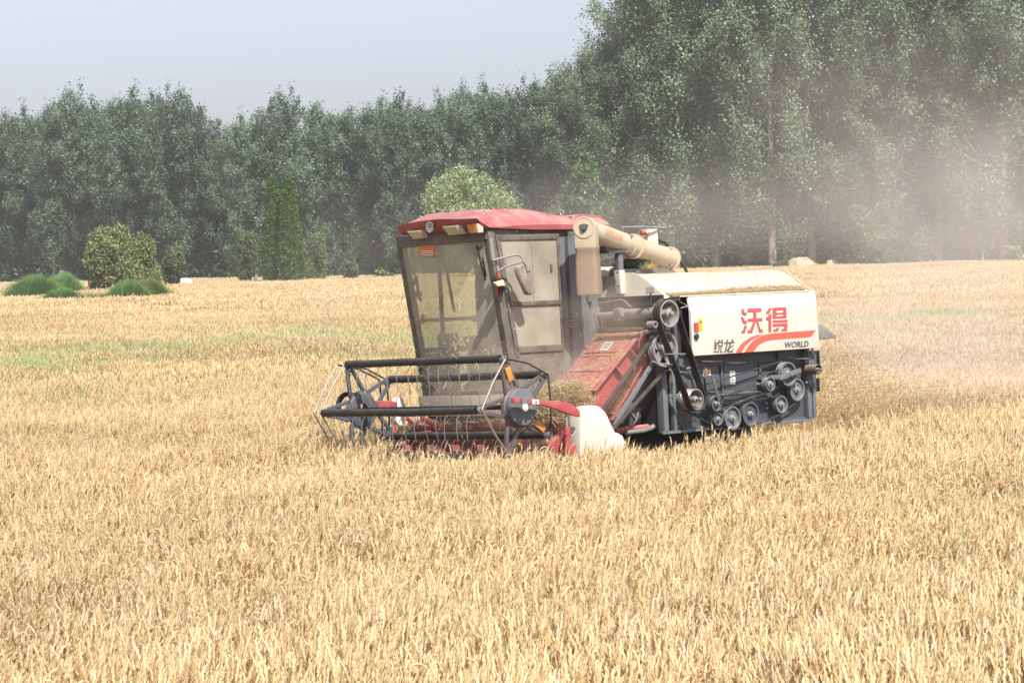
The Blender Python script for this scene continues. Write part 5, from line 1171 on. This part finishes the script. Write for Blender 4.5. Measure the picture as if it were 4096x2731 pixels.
roof_lamp(370, 368, 545, 448, 1.93, 'lens', .07); roof_lamp(785, 310, 965, 402, 1.97, 'lens', .07)
roof_lamp(1080, 285, 1210, 385, 1.90, 'amber', .01, 'marker_light')
# hexagonal chrome badge of slanted bars
m = MB(); cb = Fr(1, 650, 318, 1.935); hexp = [V3(.0, cos(pi / 6 + k * pi / 3) * .052, sin(pi / 6 + k * pi / 3) * .052 + 0) for k in range(6)]
badge = MB(); badge.prism([cb + V3(-.004, p.y, p.z) for p in hexp], (.005, 0, 0)); bo = badge.build('badge', 'dark', ROOF)
m = MB()
for s_ in (.95, .68, .40):    # nested chevrons over the lower half, upright bars on the upper half
    m.bar(cb + V3(.006, -.045 * s_, .0 - .004), cb + V3(.006, 0, -.052 * s_), .006, .007, (1, 0, 0)); m.bar(cb + V3(.006, 0, -.052 * s_), cb + V3(.006, .045 * s_, -.004), .006, .007, (1, 0, 0))
for t in (-.8, -.48, -.16, .16, .48, .8): m.bar(cb + V3(.006, .045 * t, 0), cb + V3(.006, .045 * t, .026 + .022 * (1 - abs(t))), .006, .007, (1, 0, 0))
for k in range(6):
    m.bar(cb + V3(.006, hexp[k].y, hexp[k].z), cb + V3(.006, hexp[(k + 1) % 6].y, hexp[(k + 1) % 6].z), .006, .006, (1, 0, 0))
m.build('badge_bars', 'chrome', bo)
# stickers on the glass
def onglass(x, y, off=.006):
    u = 1.8
    for _ in range(8):
        p = Fr(8, x, y, u); u = wu(p.z) + bow(min(max(p.y, CV0), CV1)) + off
    return Fr(8, x, y, u)
m = MB(); m.prism([onglass(x, y) for x, y in ((300, 640), (300, 560), (320, 545), (540, 535), (545, 695), (310, 690))], (.002, 0, 0)); m.prism([onglass(x, y) for x, y in ((300, 500), (340, 470), (380, 500), (385, 545), (320, 545), (295, 540))], (.002, 0, 0)); m.prism([onglass(x, y) for x, y in ((380, 520), (520, 500), (530, 475), (560, 500), (548, 535), (380, 540))], (.002, 0, 0))
sk = m.build('sticker', 'orange', WS)
m = MB(); [m.prism([onglass(x, y, .010) for x, y in ((330, y0), (520, y0 - 3), (520, y0 + 12), (330, y0 + 14))], (.001, 0, 0)) for y0 in (600, 630, 660)]; m.build('sticker_print', 'white', sk)
def og12(x, y, off=.006):
    u = 1.6
    for _ in range(8):
        p = Fr(12, x, y, u); u = wu(p.z) + bow(min(max(p.y, CV0), CV1)) + off
    return Fr(12, x, y, u)
m = MB(); m.prism([og12(x, y) for x, y in ((500, 1312), (530, 1325), (568, 1308), (605, 1325), (635, 1315), (640, 1345), (620, 1390), (665, 1480), (655, 1520), (600, 1565), (545, 1520), (530, 1440), (520, 1380), (502, 1345))], (.002, 0, 0)); m.build('shield_sticker', 'shield', WS)
# wiper
m = MB(); m.tube([onglass(1240, 550, .03), onglass(1230, 640, .03), onglass(1300, 900, .03), onglass(1340, 1060, .03)], .009, 8); m.bar(onglass(1290, 700, .02), onglass(1352, 1000, .02), .008, .012, (1, 0, 0)); m.disc(onglass(1250, 545, .01), .022, 0, .03, 12, (1, 0, 0)); m.build('wiper', 'rubber', WS)
m = MB(); c0 = [onglass(x, y, -.02) for x, y in ((985, 395), (1340, 395), (1375, 640), (1050, 650), (1000, 500))]; m.prism(c0, (-.004, 0, 0)); m.build('wiper_motor_cover', 'dark', WS)
# grab handle / steel pipe on the near pillar, mirror and its tubular bracket, spotlight, red straps
m = MB(); m.tube([S(7, 175, 150, .40), S(7, 205, 400, .40), S(7, 240, 410, .40), S(7, 262, 525, .40)], [.022, .022, .014, .014], 12); m.build('pillar_tube', 'greytube', ROOT)
m = MB(); m.tube([S(7, 205, 402, .42), S(7, 350, 365, .48), S(7, 470, 340, .52), S(7, 520, 350, .54), S(7, 545, 385, .55), S(7, 570, 445, .56)], .011, 10); m.tube([S(7, 262, 525, .42), S(7, 360, 470, .48), S(7, 545, 412, .55)], .010, 10); m.tube([S(7, 345, 370, .48), S(7, 362, 470, .48)], .008, 8)
MR = m.build('mirror_bracket', 'greytube', ROOT)
mp = [(497, 480), (520, 455), (580, 442), (612, 455), (640, 520), (700, 740), (690, 775), (650, 800), (620, 790), (600, 760), (510, 560)]
m = MB(); m.prism([S(7, x, y, .56) for x, y in mp], (.02, -.05, 0)); m.build('mirror', 'mirror_case', MR, .018, angle=60)
m = MB(); m.prism([S(7, x, y, .565) for x, y in ((572, 448), (600, 445), (628, 500), (628, 520), (590, 535))], (0, .008, 0)); m.build('mirror_clip', 'mirror_case', MR, .003)
m = MB(); q = [S(7, 208, 655, .44), S(7, 320, 620, .44), S(7, 350, 690, .44), S(7, 255, 705, .44)]; m.prism(q, (-.04, -.05, 0)); sl_ = m.build('spotlight', 'lamphouse', ROOT, .006)
cc = sum(q, V3(0, 0, 0)) / 4; m = MB(); m.prism([cc + (p - cc) * .8 + V3(.004, .004, 0) for p in q], (.003, .004, 0)); m.build('lens', 'lens', sl_)
m = MB(); m.tube([S(7, 255, 535, .36), S(7, 262, 620, .36)], .012, 8); m.tube([S(7, 248, 700, .36), S(7, 255, 780, .36), S(7, 262, 860, .35)], .012, 8); m.tube([S(7, 275, 700, .36), S(7, 280, 760, .36)], .007, 8); m.build('red_strap', 'strapred', ROOT)
m = MB(); m.bar(S(7, 295, 700, .37), S(7, 272, 870, .36), .03, .05, (1, 0, 0)); m.build('lamp_bracket', 'dark', ROOT)
# far side fittings
for nm, pts, r, mt in (('red_strap', ((475, 920), (455, 990), (425, 1030)), .014, 'strapred'), ('red_strap', ((482, 900), (500, 1000), (508, 1100)), .016, 'strapred'), ('far_mirror_arm', ((440, 800), (460, 790), (465, 880), (490, 900)), .008, 'dark')):
    m = MB(); m.tube([Fr(1, x, y, 1.62) for x, y in pts], r, 8); m.build(nm, mt, ROOT)
a = Fr(1, 340, 450, 1.66); c_ = Fr(1, 430, 560, 1.66); m = MB(); m.box((1.60, min(a.y, c_.y), c_.z), (1.68, max(a.y, c_.y), a.z)); m.build('far_lamp_box', 'dark', ROOT, .01)
for q in ((430, 650, .05), (565, 1400, .05)):
    p = Fr(1, q[0], q[1], 1.60); m = MB(); m.tube([p + V3(0, 0, .045), p - V3(0, 0, .045)], .016, 10); m.build('far_hinge', 'dark', ROOT)
m = MB(); m.tube([Fr(1, 430, 1130, 1.6), Fr(1, 480, 1108, 1.6), Fr(1, 540, 1110, 1.58)], [.012, .018, .022], 8); m.tube([Fr(1, 490, 1120, 1.6), Fr(1, 545, 1185, 1.58)], .014, 8); m.build('far_step_bracket', 'cabside', ROOT)
# interior
m = MB(); m.box((.86, -.42, 1.62), (1.14, .02, 1.72)); m.box((.80, -.42, 1.70), (.90, .02, 2.22)); m.box((.92, -.32, 1.22), (1.10, -.08, 1.62)); m.build('driver_seat', 'seat', ROOT, .03)
m = MB(); sc_ = V3(1.40, -.25, 1.78); ax = V3(-.5, 0, .86).normalized(); e1 = V3(0, 1, 0); e2 = ax.cross(e1)
m.tube([sc_ + (e1 * cos(k / 20 * 2 * pi) + e2 * sin(k / 20 * 2 * pi)) * .15 for k in range(21)], .012, 8, caps=False); m.bar(sc_ - e1 * .15, sc_ + e1 * .15, .02, .012); m.tube([sc_, V3(1.48, -.25, 1.24)], .03, 10); m.build('steering_wheel', 'dark', ROOT)
m = MB(); m.box((1.42, -.86, 1.22), (1.56, -.50, 1.72)); m.bar((1.30, -.85, 1.80), (1.52, -.45, 1.86), .03, .03); m.bar((1.40, -.85, 1.62), (1.50, -.45, 1.72), .03, .03); m.box((1.35, -.80, 1.72), (1.42, -.58, 1.90)); m.build('console', 'dark', ROOT, .02)
m = MB(); m.tube([onglass(x, y, -.12) for x, y in ((560, 600), (620, 600), (670, 660), (700, 760), (740, 950), (800, 1280), (850, 1560))], .014, 8); m.build('grab_handle', 'dark', ROOT)

# ---- unloading auger
ax0 = S(2, 1890, 925, .10); ax1 = S(2, 1225, 700, .42); ax2 = S(2, 600, 470, .60)
dA = (ax1 - ax0).normalized()
m = MB(); m.tube([ax0, ax1], .095, 30); m.tube([ax0 + dA * .02, ax0 + dA * .035], .118, 30); m.tube([ax1 - dA * .12, ax1 - dA * .105], .120, 30); m.tube([ax0 - dA * .05, ax0 + dA * .02], [.070, .095], 30)
AU = m.build('unloading_auger', 'auger', ROOT, angle=40)
dB = (ax2 - ax1).normalized(); m = MB(); m.tube([ax1 - dA * .10, ax1 + dB * .05, ax1 + dB * .12], [.088, .082, .092], 30); m.tube([ax1 + dB * .10, ax2], .094, 30); m.build('auger_front_tube', 'auger', AU, angle=40)
m = MB()
for k in range(16):     # worn red lettering band on the front tube
    a0 = radians(-20 - k * 2.2)
wn_ = dB.cross(V3(0, 0, 1)).normalized(); wn_ = wn_ if wn_.y > 0 else -wn_; un_ = wn_.cross(dB); un_ = un_ if un_.z > 0 else -un_
for k in range(7):
    t0 = .26 + k * .047
    for j in range(5):
        a0 = radians(-14 + j * 9); a1 = a0 + radians(8.5 if (j + k) % 3 else 5)
        q = [ax1 + dB * tt + (wn_ * cos(aa) + un_ * sin(aa)) * .0956 for tt, aa in ((t0, a0), (t0 + .034, a0), (t0 + .034, a1), (t0, a1))]; m.prism(q, (wn_ * cos(a0)) * .001)
M['faded_red'] = paint('faded_red_print', (0.50, 0.22, 0.16), 0.7, dust=0.5, dustcol=(0.58, 0.45, 0.30), scale=14)
m.build('faded_lettering', 'faded_red', AU)
# flange bolts
for q in ((1895, 780), (1895, 1015), (1300, 780)):
    m = MB(); p = S(2, *q, .21); m.disc(p, .012, -.03, .01, 8, tuple((V3(0.2, 1, 0)).normalized())); m.build('bolt', 'steel', AU)
# spout head
hn = Vector(RM.T @ np.array([-0.22, -0.975, 0.0])); hn.z = 0; hn.normalize(); ht = V3(0, 0, 1).cross(hn)   # facing, sideways
hc_ = S(2, 533, 430, .72); rh = .0925
def H_(s_, z_, d_=0): return hc_ + ht * s_ + V3(0, 0, z_) - hn * d_
sgn = 1 if (ht.x < 0) else -1   # +s points to the photo's left
m = MB(); outl = [H_(rh * cos(radians(180 - k * 15)) * 1.0, rh * sin(radians(180 - k * 15))) for k in range(13)] + [H_(rh, -.185), H_(-rh, -.185)]
m.prism(outl, -hn * .20); HD = m.build('spout_head', 'auger', ROOT, .006)
m = MB(); m.lathe(hc_ + hn * .001, [(.098, 0), (.098, .006), (.088, .008), (.088, 0)], 36, tuple(hn)); m.disc(hc_, .088, .0, .004, 30, tuple(hn)); m.build('bearing_cover', 'auger', HD)
m = MB(); m.disc(hc_, .034, .004, .016, 18, tuple(hn)); m.disc(hc_, .022, .016, .035, 16, tuple(hn))
for k in range(3): m.disc(hc_ + (ht * cos(k * 2.09 + .5) + V3(0, 0, 1) * sin(k * 2.09 + .5)) * .036, .010, .004, .016, 8, tuple(hn))
m.build('bearing', 'slate', HD)
m = MB()    # canvas sleeve, slightly belled and rippled
lev = [(-.178, 1.03, 0), (-.19, 1.06, 0), (-.205, 1.0, 0), (-.30, 1.05, 1), (-.40, 1.09, 2), (-.49, 1.12, 1), (-.575, 1.10, 0), (-.60, 1.12, 0), (-.612, 1.10, 0)]
def sect(z_, s_, kk):
    out = []
    for i in range(28):
        a = 2 * pi * i / 28; cx = abs(cos(a)) ** .35 * (1 if cos(a) > 0 else -1); cy = abs(sin(a)) ** .35 * (1 if sin(a) > 0 else -1)
        rip = 1 + .02 * sin(3 * a + kk * 2); out.append(H_(cx * rh * 1.05 * s_ * rip, z_, .10 + cy * .108 * s_ * rip))
    return out
vs = []; [vs.extend(sect(*l)) for l in lev]; m.add(vs, [(k * 28 + i, k * 28 + (i + 1) % 28, (k + 1) * 28 + (i + 1) % 28, (k + 1) * 28 + i) for k in range(len(lev) - 1) for i in range(28)])
m.build('canvas_sleeve', 'canvas', ROOT, angle=60)
# cradle, post, rear column with rail, hose
ct_ = S(2, 1080, 860, .50); m = MB(); q = [(845, 720), (920, 835), (1185, 820), (1310, 560), (1290, 545), (1165, 740), (1010, 775), (900, 735)]; m.prism([S(2, x, y, .52) for x, y in q], (0, -.12, 0)); m.build('auger_cradle', 'slate', ROOT, .004)
a = S(2, 1080, 835, .47); c_ = S(2, 1085, 1100, .47); d_ = S(2, 1110, 1470, .47); m = MB(); m.bar(a, c_, .055, .06, (1, 0, 0)); m.build('cradle_post', 'cabside', ROOT, .004); m = MB(); m.bar(c_, d_, .075, .07, (1, 0, 0)); po = m.build('cradle_post_base', 'cream', ROOT, .005)
for x, y in ((1065, 1130), (1075, 1345)): m = MB(); m.disc(S(2, x, y, .515), .011, -.02, .012, 8); m.build('bolt', 'steel', po)
m = MB(); m.tube([S(2, 1115, 430, .2), S(2, 1450, 422, .1), S(2, 1805, 440, 0)], .0095, 8); m.build('top_rail_tube', 'greytube', ROOT)
a = S(2, 1530, 455, 0); c_ = S(2, 1700, 690, 0); m = MB(); m.box((c_.x, -.08, c_.z - .12), (a.x, .0, a.z)); m.build('auger_column', 'cream', ROOT, .004)
p = S(2, 1455, 520, .0); m = MB(); m.tube([p + V3(.02, 0, 0), p - V3(.03, 0, 0)], .020, 14); m.build('beacon', 'strapred', ROOT); m = MB(); m.tube([p - V3(.03, 0, 0), p - V3(.08, 0, 0)], .014, 12); m.build('beacon_base', 'cream', ROOT)
m = MB(); hp = [S(2, x, y, -.05) for x, y in ((1715, 640), (1790, 655), (1880, 740), (1960, 840), (2060, 980), (2120, 1070), (2150, 1140))]; m.tube(hp, .013, 10)
for k in range(60):
    f_ = k / 59 * 5.999; i = int(f_); p = hp[i].lerp(hp[i + 1], f_ - i); m.lathe(p, [(.014, -.003), (.0165, 0), (.014, .003)], 8, tuple((hp[i + 1] - hp[i]).normalized()), closed=False)
m.build('armoured_hose', 'rubber', ROOT)
m = MB(); m.tube([S(2, x, y, .12) for x, y in ((1700, 690), (1790, 760), (1850, 870), (1890, 925))], .005, 6); m.tube([S(2, x, y, .12) for x, y in ((1720, 690), (1820, 760), (1890, 830), (1905, 900))], .005, 6); m.build('auger_cable', 'rubber', AU)
# led lamp by the tank
q = [S(2, 1485, 1352, 1.02), S(2, 1625, 1340, 1.02), S(2, 1645, 1460, 1.02), S(2, 1510, 1475, 1.02)]; m = MB(); m.prism(q, (-.02, -.02, 0)); ll = m.build('led_lamp', 'greytube', ROOT, .004)
for i in range(3):
    for j in range(2):
        m = MB(); p = S(2, 1530 + i * 40, 1380 + j * 50, 1.022); m.disc(p, .010, -.01, .004, 12); m.build('lens', 'steel', ll)
m = MB(); p = S(2, 1580, 1500, 1.0); m.tube([p + V3(0, 0, .02), p - V3(0, 0, .08)], .008, 8); m.build('led_stalk', 'dark', ll)
# ------------------------------------------------------------------ driver, dim behind the dusty glass
def person():
    verts = [(0, 0, 0), (0, 0, .22), (.02, 0, .42), (.02, 0, .52), (.03, 0, .62), (.04, 0, .70),      # pelvis, waist, chest, neck, head
             (.02, .19, .45), (.16, .24, .24), (.36, .16, .22), (.43, .13, .23),                        # left arm to hand
             (.02, -.19, .45), (.16, -.24, .24), (.36, -.16, .22), (.43, -.13, .23),
             (.05, .10, -.02), (.42, .13, .02), (.46, .13, -.38), (.56, .13, -.42),
             (.05, -.10, -.02), (.42, -.13, .02), (.46, -.13, -.38), (.56, -.13, -.42)]
    edges = [(0, 1), (1, 2), (2, 3), (3, 4), (4, 5), (2, 6), (6, 7), (7, 8), (8, 9), (2, 10), (10, 11), (11, 12), (12, 13), (0, 14), (14, 15), (15, 16), (16, 17), (0, 18), (18, 19), (19, 20), (20, 21)]
    rad = [.14, .13, .15, .055, .085, .07, .06, .045, .032, .03, .06, .045, .032, .03, .09, .065, .045, .035, .09, .065, .045, .035]
    me = bpy.data.meshes.new('person'); me.from_pydata(verts, edges, []); o = bpy.data.objects.new('person', me); COL.objects.link(o)
    sk = o.modifiers.new('skin', 'SKIN'); sv = me.skin_vertices[0].data
    for i, r in enumerate(rad): sv[i].radius = (r, r * (1.25 if i in (1, 2) else 1)); sv[i].use_root = (i == 0)
    ss = o.modifiers.new('sub', 'SUBSURF'); ss.levels = 2; ss.render_levels = 2
    bpy.context.view_layer.update(); ev = bpy.data.meshes.new_from_object(o.evaluated_get(bpy.context.evaluated_depsgraph_get()))
    bpy.data.objects.remove(o)
    for k in ('skin', 'shirt', 'trousers', 'hair'): ev.materials.append(M[k])
    for p in ev.polygons:
        c = p.center; p.use_smooth = True
        p.material_index = 2 if (c.z < .06 or c.x > .3 and c.z < .12) else (1 if (c.z < .52 and not (c.x > .30 and abs(c.y) < .3)) else (3 if c.z > .66 or (c.z > .56 and c.x < 0) else 0))
    return ev
pe = bpy.data.objects.new('person', person()); COL.objects.link(pe); pe.matrix_world = MM @ Matrix.Translation((.98, -.20, 1.80))
tag(pe, 'driver in light blue shirt seated inside the combine cab holding the wheel', 'person')

# ------------------------------------------------------------------ loose straw and chaff
def straw_strips(C, D, L, w, curve, r):
    N = len(C); sd = r.normal(0, 1, (N, 3)); sd -= D * (sd * D).sum(1, keepdims=True); sd /= np.linalg.norm(sd, axis=1, keepdims=True)
    P = np.stack([C - D * L[:, None] / 2, C + sd * (curve * L)[:, None], C + D * L[:, None] / 2], 1)
    V, Q = tubes_np(P, w, 3); return V, Q, np.repeat(r.random(N), 9)
def unit(n, r, flat=1.0):
    d = r.normal(0, 1, (n, 3)); d[:, 2] *= flat; return d / np.linalg.norm(d, axis=1, keepdims=True)
def to_world(P): return P @ RM.T + ORG
def straw_object(name, C, L0, L1, w, label, cat, seed, flat=.5, mat='straw', parent=None):
    r = np.random.default_rng(seed); n = len(C); V, Q, t = straw_strips(C, unit(n, r, flat), r.uniform(L0, L1, n), w, r.uniform(0, .25, n), r)
    o = link(name, np_mesh(name, to_world(V), Q, None, t, M[mat], True)); return tag(o, label, cat, None, 'stuff')
r = np.random.default_rng(5)
# heap in front of the feeder: from photo outline, on planes between v .3 and 1.1
C = []
for k in range(2600):
    x = r.uniform(700, 1400); y = r.uniform(660, 1150)
    topy = np.interp(x, [700, 800, 960, 1100, 1250, 1400], [880, 760, 690, 640, 670, 760]); boty = np.interp(x, [700, 1000, 1400], [1180, 1180, 1000])
    if not topy < y < boty: continue
    v = r.uniform(.45, .95); C.append(S(6, x, y, v))
straw_object('straw_heap', np.array(C), .05, .20, .0024, 'tangled heap of golden straw piled before the red feeder house', 'straw', 1)
# litter on the header beam
C = np.stack([r.normal(1.53, .05, 900), r.uniform(-.6, .9, 900), 1.075 + np.abs(r.normal(0, .02, 900))], 1)
straw_object('straw_litter', C, .02, .09, .0020, 'thin line of chaff and straw lying along the red header beam', 'straw', 2)
# chaff lying on the feeder lid: upper edge and near edge
C = []
A = V3(.43, 0, 1.812)
for k in range(3600):
    t = r.random(); v = r.uniform(.30, .82)
    dens = max(math.exp(-((t - .02) / .06) ** 2), .85 * math.exp(-((v - (.80 - .1 * t)) / .05) ** 2) * (1 - t * .6), .5 * math.exp(-((t - .38) / .04) ** 2) * (v > .45), .10)
    if r.random() < dens: p = A + dirn * t * .86 + nrm * r.uniform(.001, .012); C.append((p.x, v, p.z))
for k in range(900):
    t = r.random(); x = 1900 + (1590 - 1900) * t + r.normal(0, 14); y = 560 + (1040 - 560) * t; C.append(S(6, x, y, r.uniform(.85, .88)))
straw_object('feeder_chaff', np.array(C), .008, .030, .0022, 'pale chaff scattered over the lid and lower flange of the red feeder house', 'chaff', 3, .6, 'chaff')
# chaff on the tank ledge
C = []
for k in range(9000):
    x = r.uniform(.16, -1.74) if False else -1.74 + 1.9 * r.random(); wmax = .030 + .015 * (.5 + .5 * sin(x * 4)) + .03 * max(0, min(1, -x))
    v = 1.0 - abs(r.normal(0, .45)) * wmax; z = np.interp(v, [.72, .82, .90, .965, 1.01], [2.325, 2.265, 2.205, 2.155, 2.135]); C.append((x, v, z + r.uniform(.001, .014)))
straw_object('tank_chaff', np.array(C), .006, .028, .0022, 'brownish chaff lying along the lower edge of the cream tank cover', 'chaff', 4, .4, 'straw')
# weed bundle caught on the hopper
C = []
for k in range(1500):
    a = r.normal(0, 1, 3); p = S(2, 1330 + a[0] * 75, 1000 + a[1] * 32, .25); C.append((p.x, .15 + .12 * a[2] * .6, p.z))
o = straw_object('weed_bundle', np.array(C), .03, .11, .0022, 'dark green tangle of weeds caught under the unloading auger', 'weeds', 6, .7, 'poplar')
C = []
for k in range(420):
    a = r.normal(0, 1, 3); p = S(2, 1510 + a[0] * 45, 1055 + a[1] * 22, .30); C.append((p.x, .30 + .03 * a[2], p.z))
straw_object('straw_litter', np.array(C), .03, .09, .0020, 'pale straw end of the weed bundle on the blue-grey hopper box', 'straw', 7)
# chaff in the air before the cab and reel
n = 1500; C = []
for k in range(n):
    q = r.random()
    if q < .55: u, v, z = r.normal(1.9, .25), r.normal(-.05, .35), r.normal(1.55, .28)
    elif q < .85: u, v, z = r.normal(1.9, .4), r.uniform(-.9, 1.2), r.normal(1.15, .22)
    else: u, v, z = r.uniform(1.2, 2.6), r.uniform(-1, 1.0), r.uniform(1.1, 2.8)
    C.append((u, v, z))
C = np.array(C); C[:, 0] = np.maximum(C[:, 0], 1.80)
C = np.concatenate([C, np.stack([r.uniform(.9, 1.6, 260), r.uniform(.45, 1.2, 260), r.normal(1.75, .35, 260)], 1)])
straw_object('flying_chaff', C, .004, .014, .0019, 'pale specks of chaff flying in front of the cab and reel', 'chaff', 8, 1, 'chaff')
C = np.stack([r.uniform(1.85, 2.5, 42), r.uniform(-.6, .9, 42), r.normal(1.6, .22, 42)], 1)
straw_object('flying_straw', C, .04, .11, .0024, 'short straws tumbling in the air before the cab', 'straw', 9, 1, 'chaff')
# spray of chaff and straw thrown out behind
n = 52000; t = r.random(n) ** .75
bx_ = np.stack([-1.95 - t * 2.3, .20 + r.normal(0, .28 + .28 * t, n), 1.52 - .80 * t ** 1.3 + r.normal(0, .17 + .12 * t, n)], 1)
clump = np.sin(bx_[:, 0] * 9 + bx_[:, 2] * 7) + np.sin(bx_[:, 2] * 13 - bx_[:, 1] * 6); bx_ = bx_[(clump + r.normal(0, .8, n) > -.6) & (bx_[:, 2] > .12)]
straw_object('chaff_spray', bx_[::4], .012, .034, .0026, 'golden spray of chopped straw thrown out behind the combine', 'chaff', 10, .6, 'chaff')

# ------------------------------------------------------------------ dust and haze
def volume_box(name, lo, hi, mat, label, cat):
    m = MB(); m.box(lo, hi); me = bpy.data.meshes.new(name); me.from_pydata([tuple(v) for v in m.v], [], m.f); me.materials.append(mat)
    o = bpy.data.objects.new(name, me); COL.objects.link(o); return tag(o, label, cat, None, 'stuff')
def dust_mat(name, blobs, dens, col, nscale=.45, aniso=0.0):
    """blobs: (centre, half sizes, strength) in world metres; density falls off softly and is broken by noise"""
    m, nt, out = new_mat(name); N = nt.nodes; L = nt.links
    pv_ = N.new('ShaderNodeVolumePrincipled'); L.new(pv_.outputs[0], out.inputs['Volume']); pv_.inputs['Color'].default_value = (*col, 1); pv_.inputs['Anisotropy'].default_value = aniso
    ge = N.new('ShaderNodeTexCoord'); acc = None
    for c, s_, k in blobs:
        mp_ = N.new('ShaderNodeVectorMath'); mp_.operation = 'SUBTRACT'; L.new(ge.outputs['Object'], mp_.inputs[0]); mp_.inputs[1].default_value = c
        dv = N.new('ShaderNodeVectorMath'); dv.operation = 'DIVIDE'; L.new(mp_.outputs[0], dv.inputs[0]); dv.inputs[1].default_value = s_
        ln = N.new('ShaderNodeVectorMath'); ln.operation = 'LENGTH'; L.new(dv.outputs[0], ln.inputs[0])
        mr = N.new('ShaderNodeMapRange'); mr.interpolation_type = 'SMOOTHSTEP'; mr.inputs[1].default_value = 0; mr.inputs[2].default_value = 1; mr.inputs[3].default_value = k; mr.inputs[4].default_value = 0
        L.new(ln.outputs['Value'], mr.inputs[0])
        if acc is None: acc = mr.outputs[0]
        else: ad = N.new('ShaderNodeMath'); ad.operation = 'ADD'; L.new(acc, ad.inputs[0]); L.new(mr.outputs[0], ad.inputs[1]); acc = ad.outputs[0]
    no = N.new('ShaderNodeTexNoise'); no.inputs['Scale'].default_value = nscale; no.inputs['Detail'].default_value = 4; no.inputs['Roughness'].default_value = .55; no.inputs['Distortion'].default_value = 1.0; L.new(ge.outputs['Object'], no.inputs['Vector'])
    nr = N.new('ShaderNodeMapRange'); nr.inputs[1].default_value = .42; nr.inputs[2].default_value = .66; nr.inputs[3].default_value = .05; nr.inputs[4].default_value = 1.7; L.new(no.outputs[0], nr.inputs[0])
    mu = N.new('ShaderNodeMath'); mu.operation = 'MULTIPLY'; L.new(acc, mu.inputs[0]); L.new(nr.outputs[0], mu.inputs[1])
    m2 = N.new('ShaderNodeMath'); m2.operation = 'MULTIPLY'; L.new(mu.outputs[0], m2.inputs[0]); m2.inputs[1].default_value = dens; L.new(m2.outputs[0], pv_.inputs['Density'])
    return m
DC = (0.93, 0.87, 0.80)
dm = dust_mat('drifting_dust', [((6.3, 38, 2.9), (3.6, 9, 2.0), .95), ((7.0, 39, 3.6), (1.5, 3, 1.1), .9), ((5.6, 36, 2.3), (1.3, 3, .8), .9), ((7.6, 41, 4.6), (3.4, 8, 2.2), .45), ((6.0, 35, 1.3), (4.4, 7, 1.4), .8), ((1.6, 35, 3.0), (5.0, 6, 1.0), .55), ((-1.9, 31, 2.3), (1.7, 4, .9), .5), ((4.2, 38, 4.4), (2.2, 8, 1.6), .4), ((4.4, 32.5, 1.4), (2.8, 4, 1.3), 1.2)], .078, DC)
volume_box('dust_cloud', (-4.5, 28.5, .05), (12.5, 49, 8.5), dm, 'beige dust cloud drifting behind and to the right of the combine', 'dust')
q0 = to_world(np.array([[1.6, .2, 1.3]]))[0]; q1 = to_world(np.array([[1.15, .75, 1.55]]))[0]; q2_ = to_world(np.array([[.6, .7, 1.95]]))[0]
dm2 = dust_mat('header_dust', [(tuple(q0), (.9, .8, .55), .9), (tuple(q1), (.8, .75, .8), 1.0), (tuple(q2_), (.6, .6, .4), .7)], 1.1, (0.84, 0.72, 0.60), 1.3)
cq = (q0 + q1) / 2
volume_box('header_dust', (cq[0] - 1.5, cq[1] - 1.1, .75), (cq[0] + 1.5, cq[1] + 1.2, 2.65), dm2, 'brownish dust puff hanging between the reel, the cab and the feeder house', 'dust')
hm, nt, out = new_mat('haze'); pvn = nt.nodes.new('ShaderNodeVolumePrincipled'); pvn.inputs['Color'].default_value = (0.92, 0.97, 1.0, 1); pvn.inputs['Density'].default_value = 0.00030; pvn.inputs['Anisotropy'].default_value = 0.0
nt.links.new(pvn.outputs[0], out.inputs['Volume'])
volume_box('haze', (-260, -40, -1.0), (260, 420, 42), hm, 'thin pale summer haze over the field and trees', 'haze')
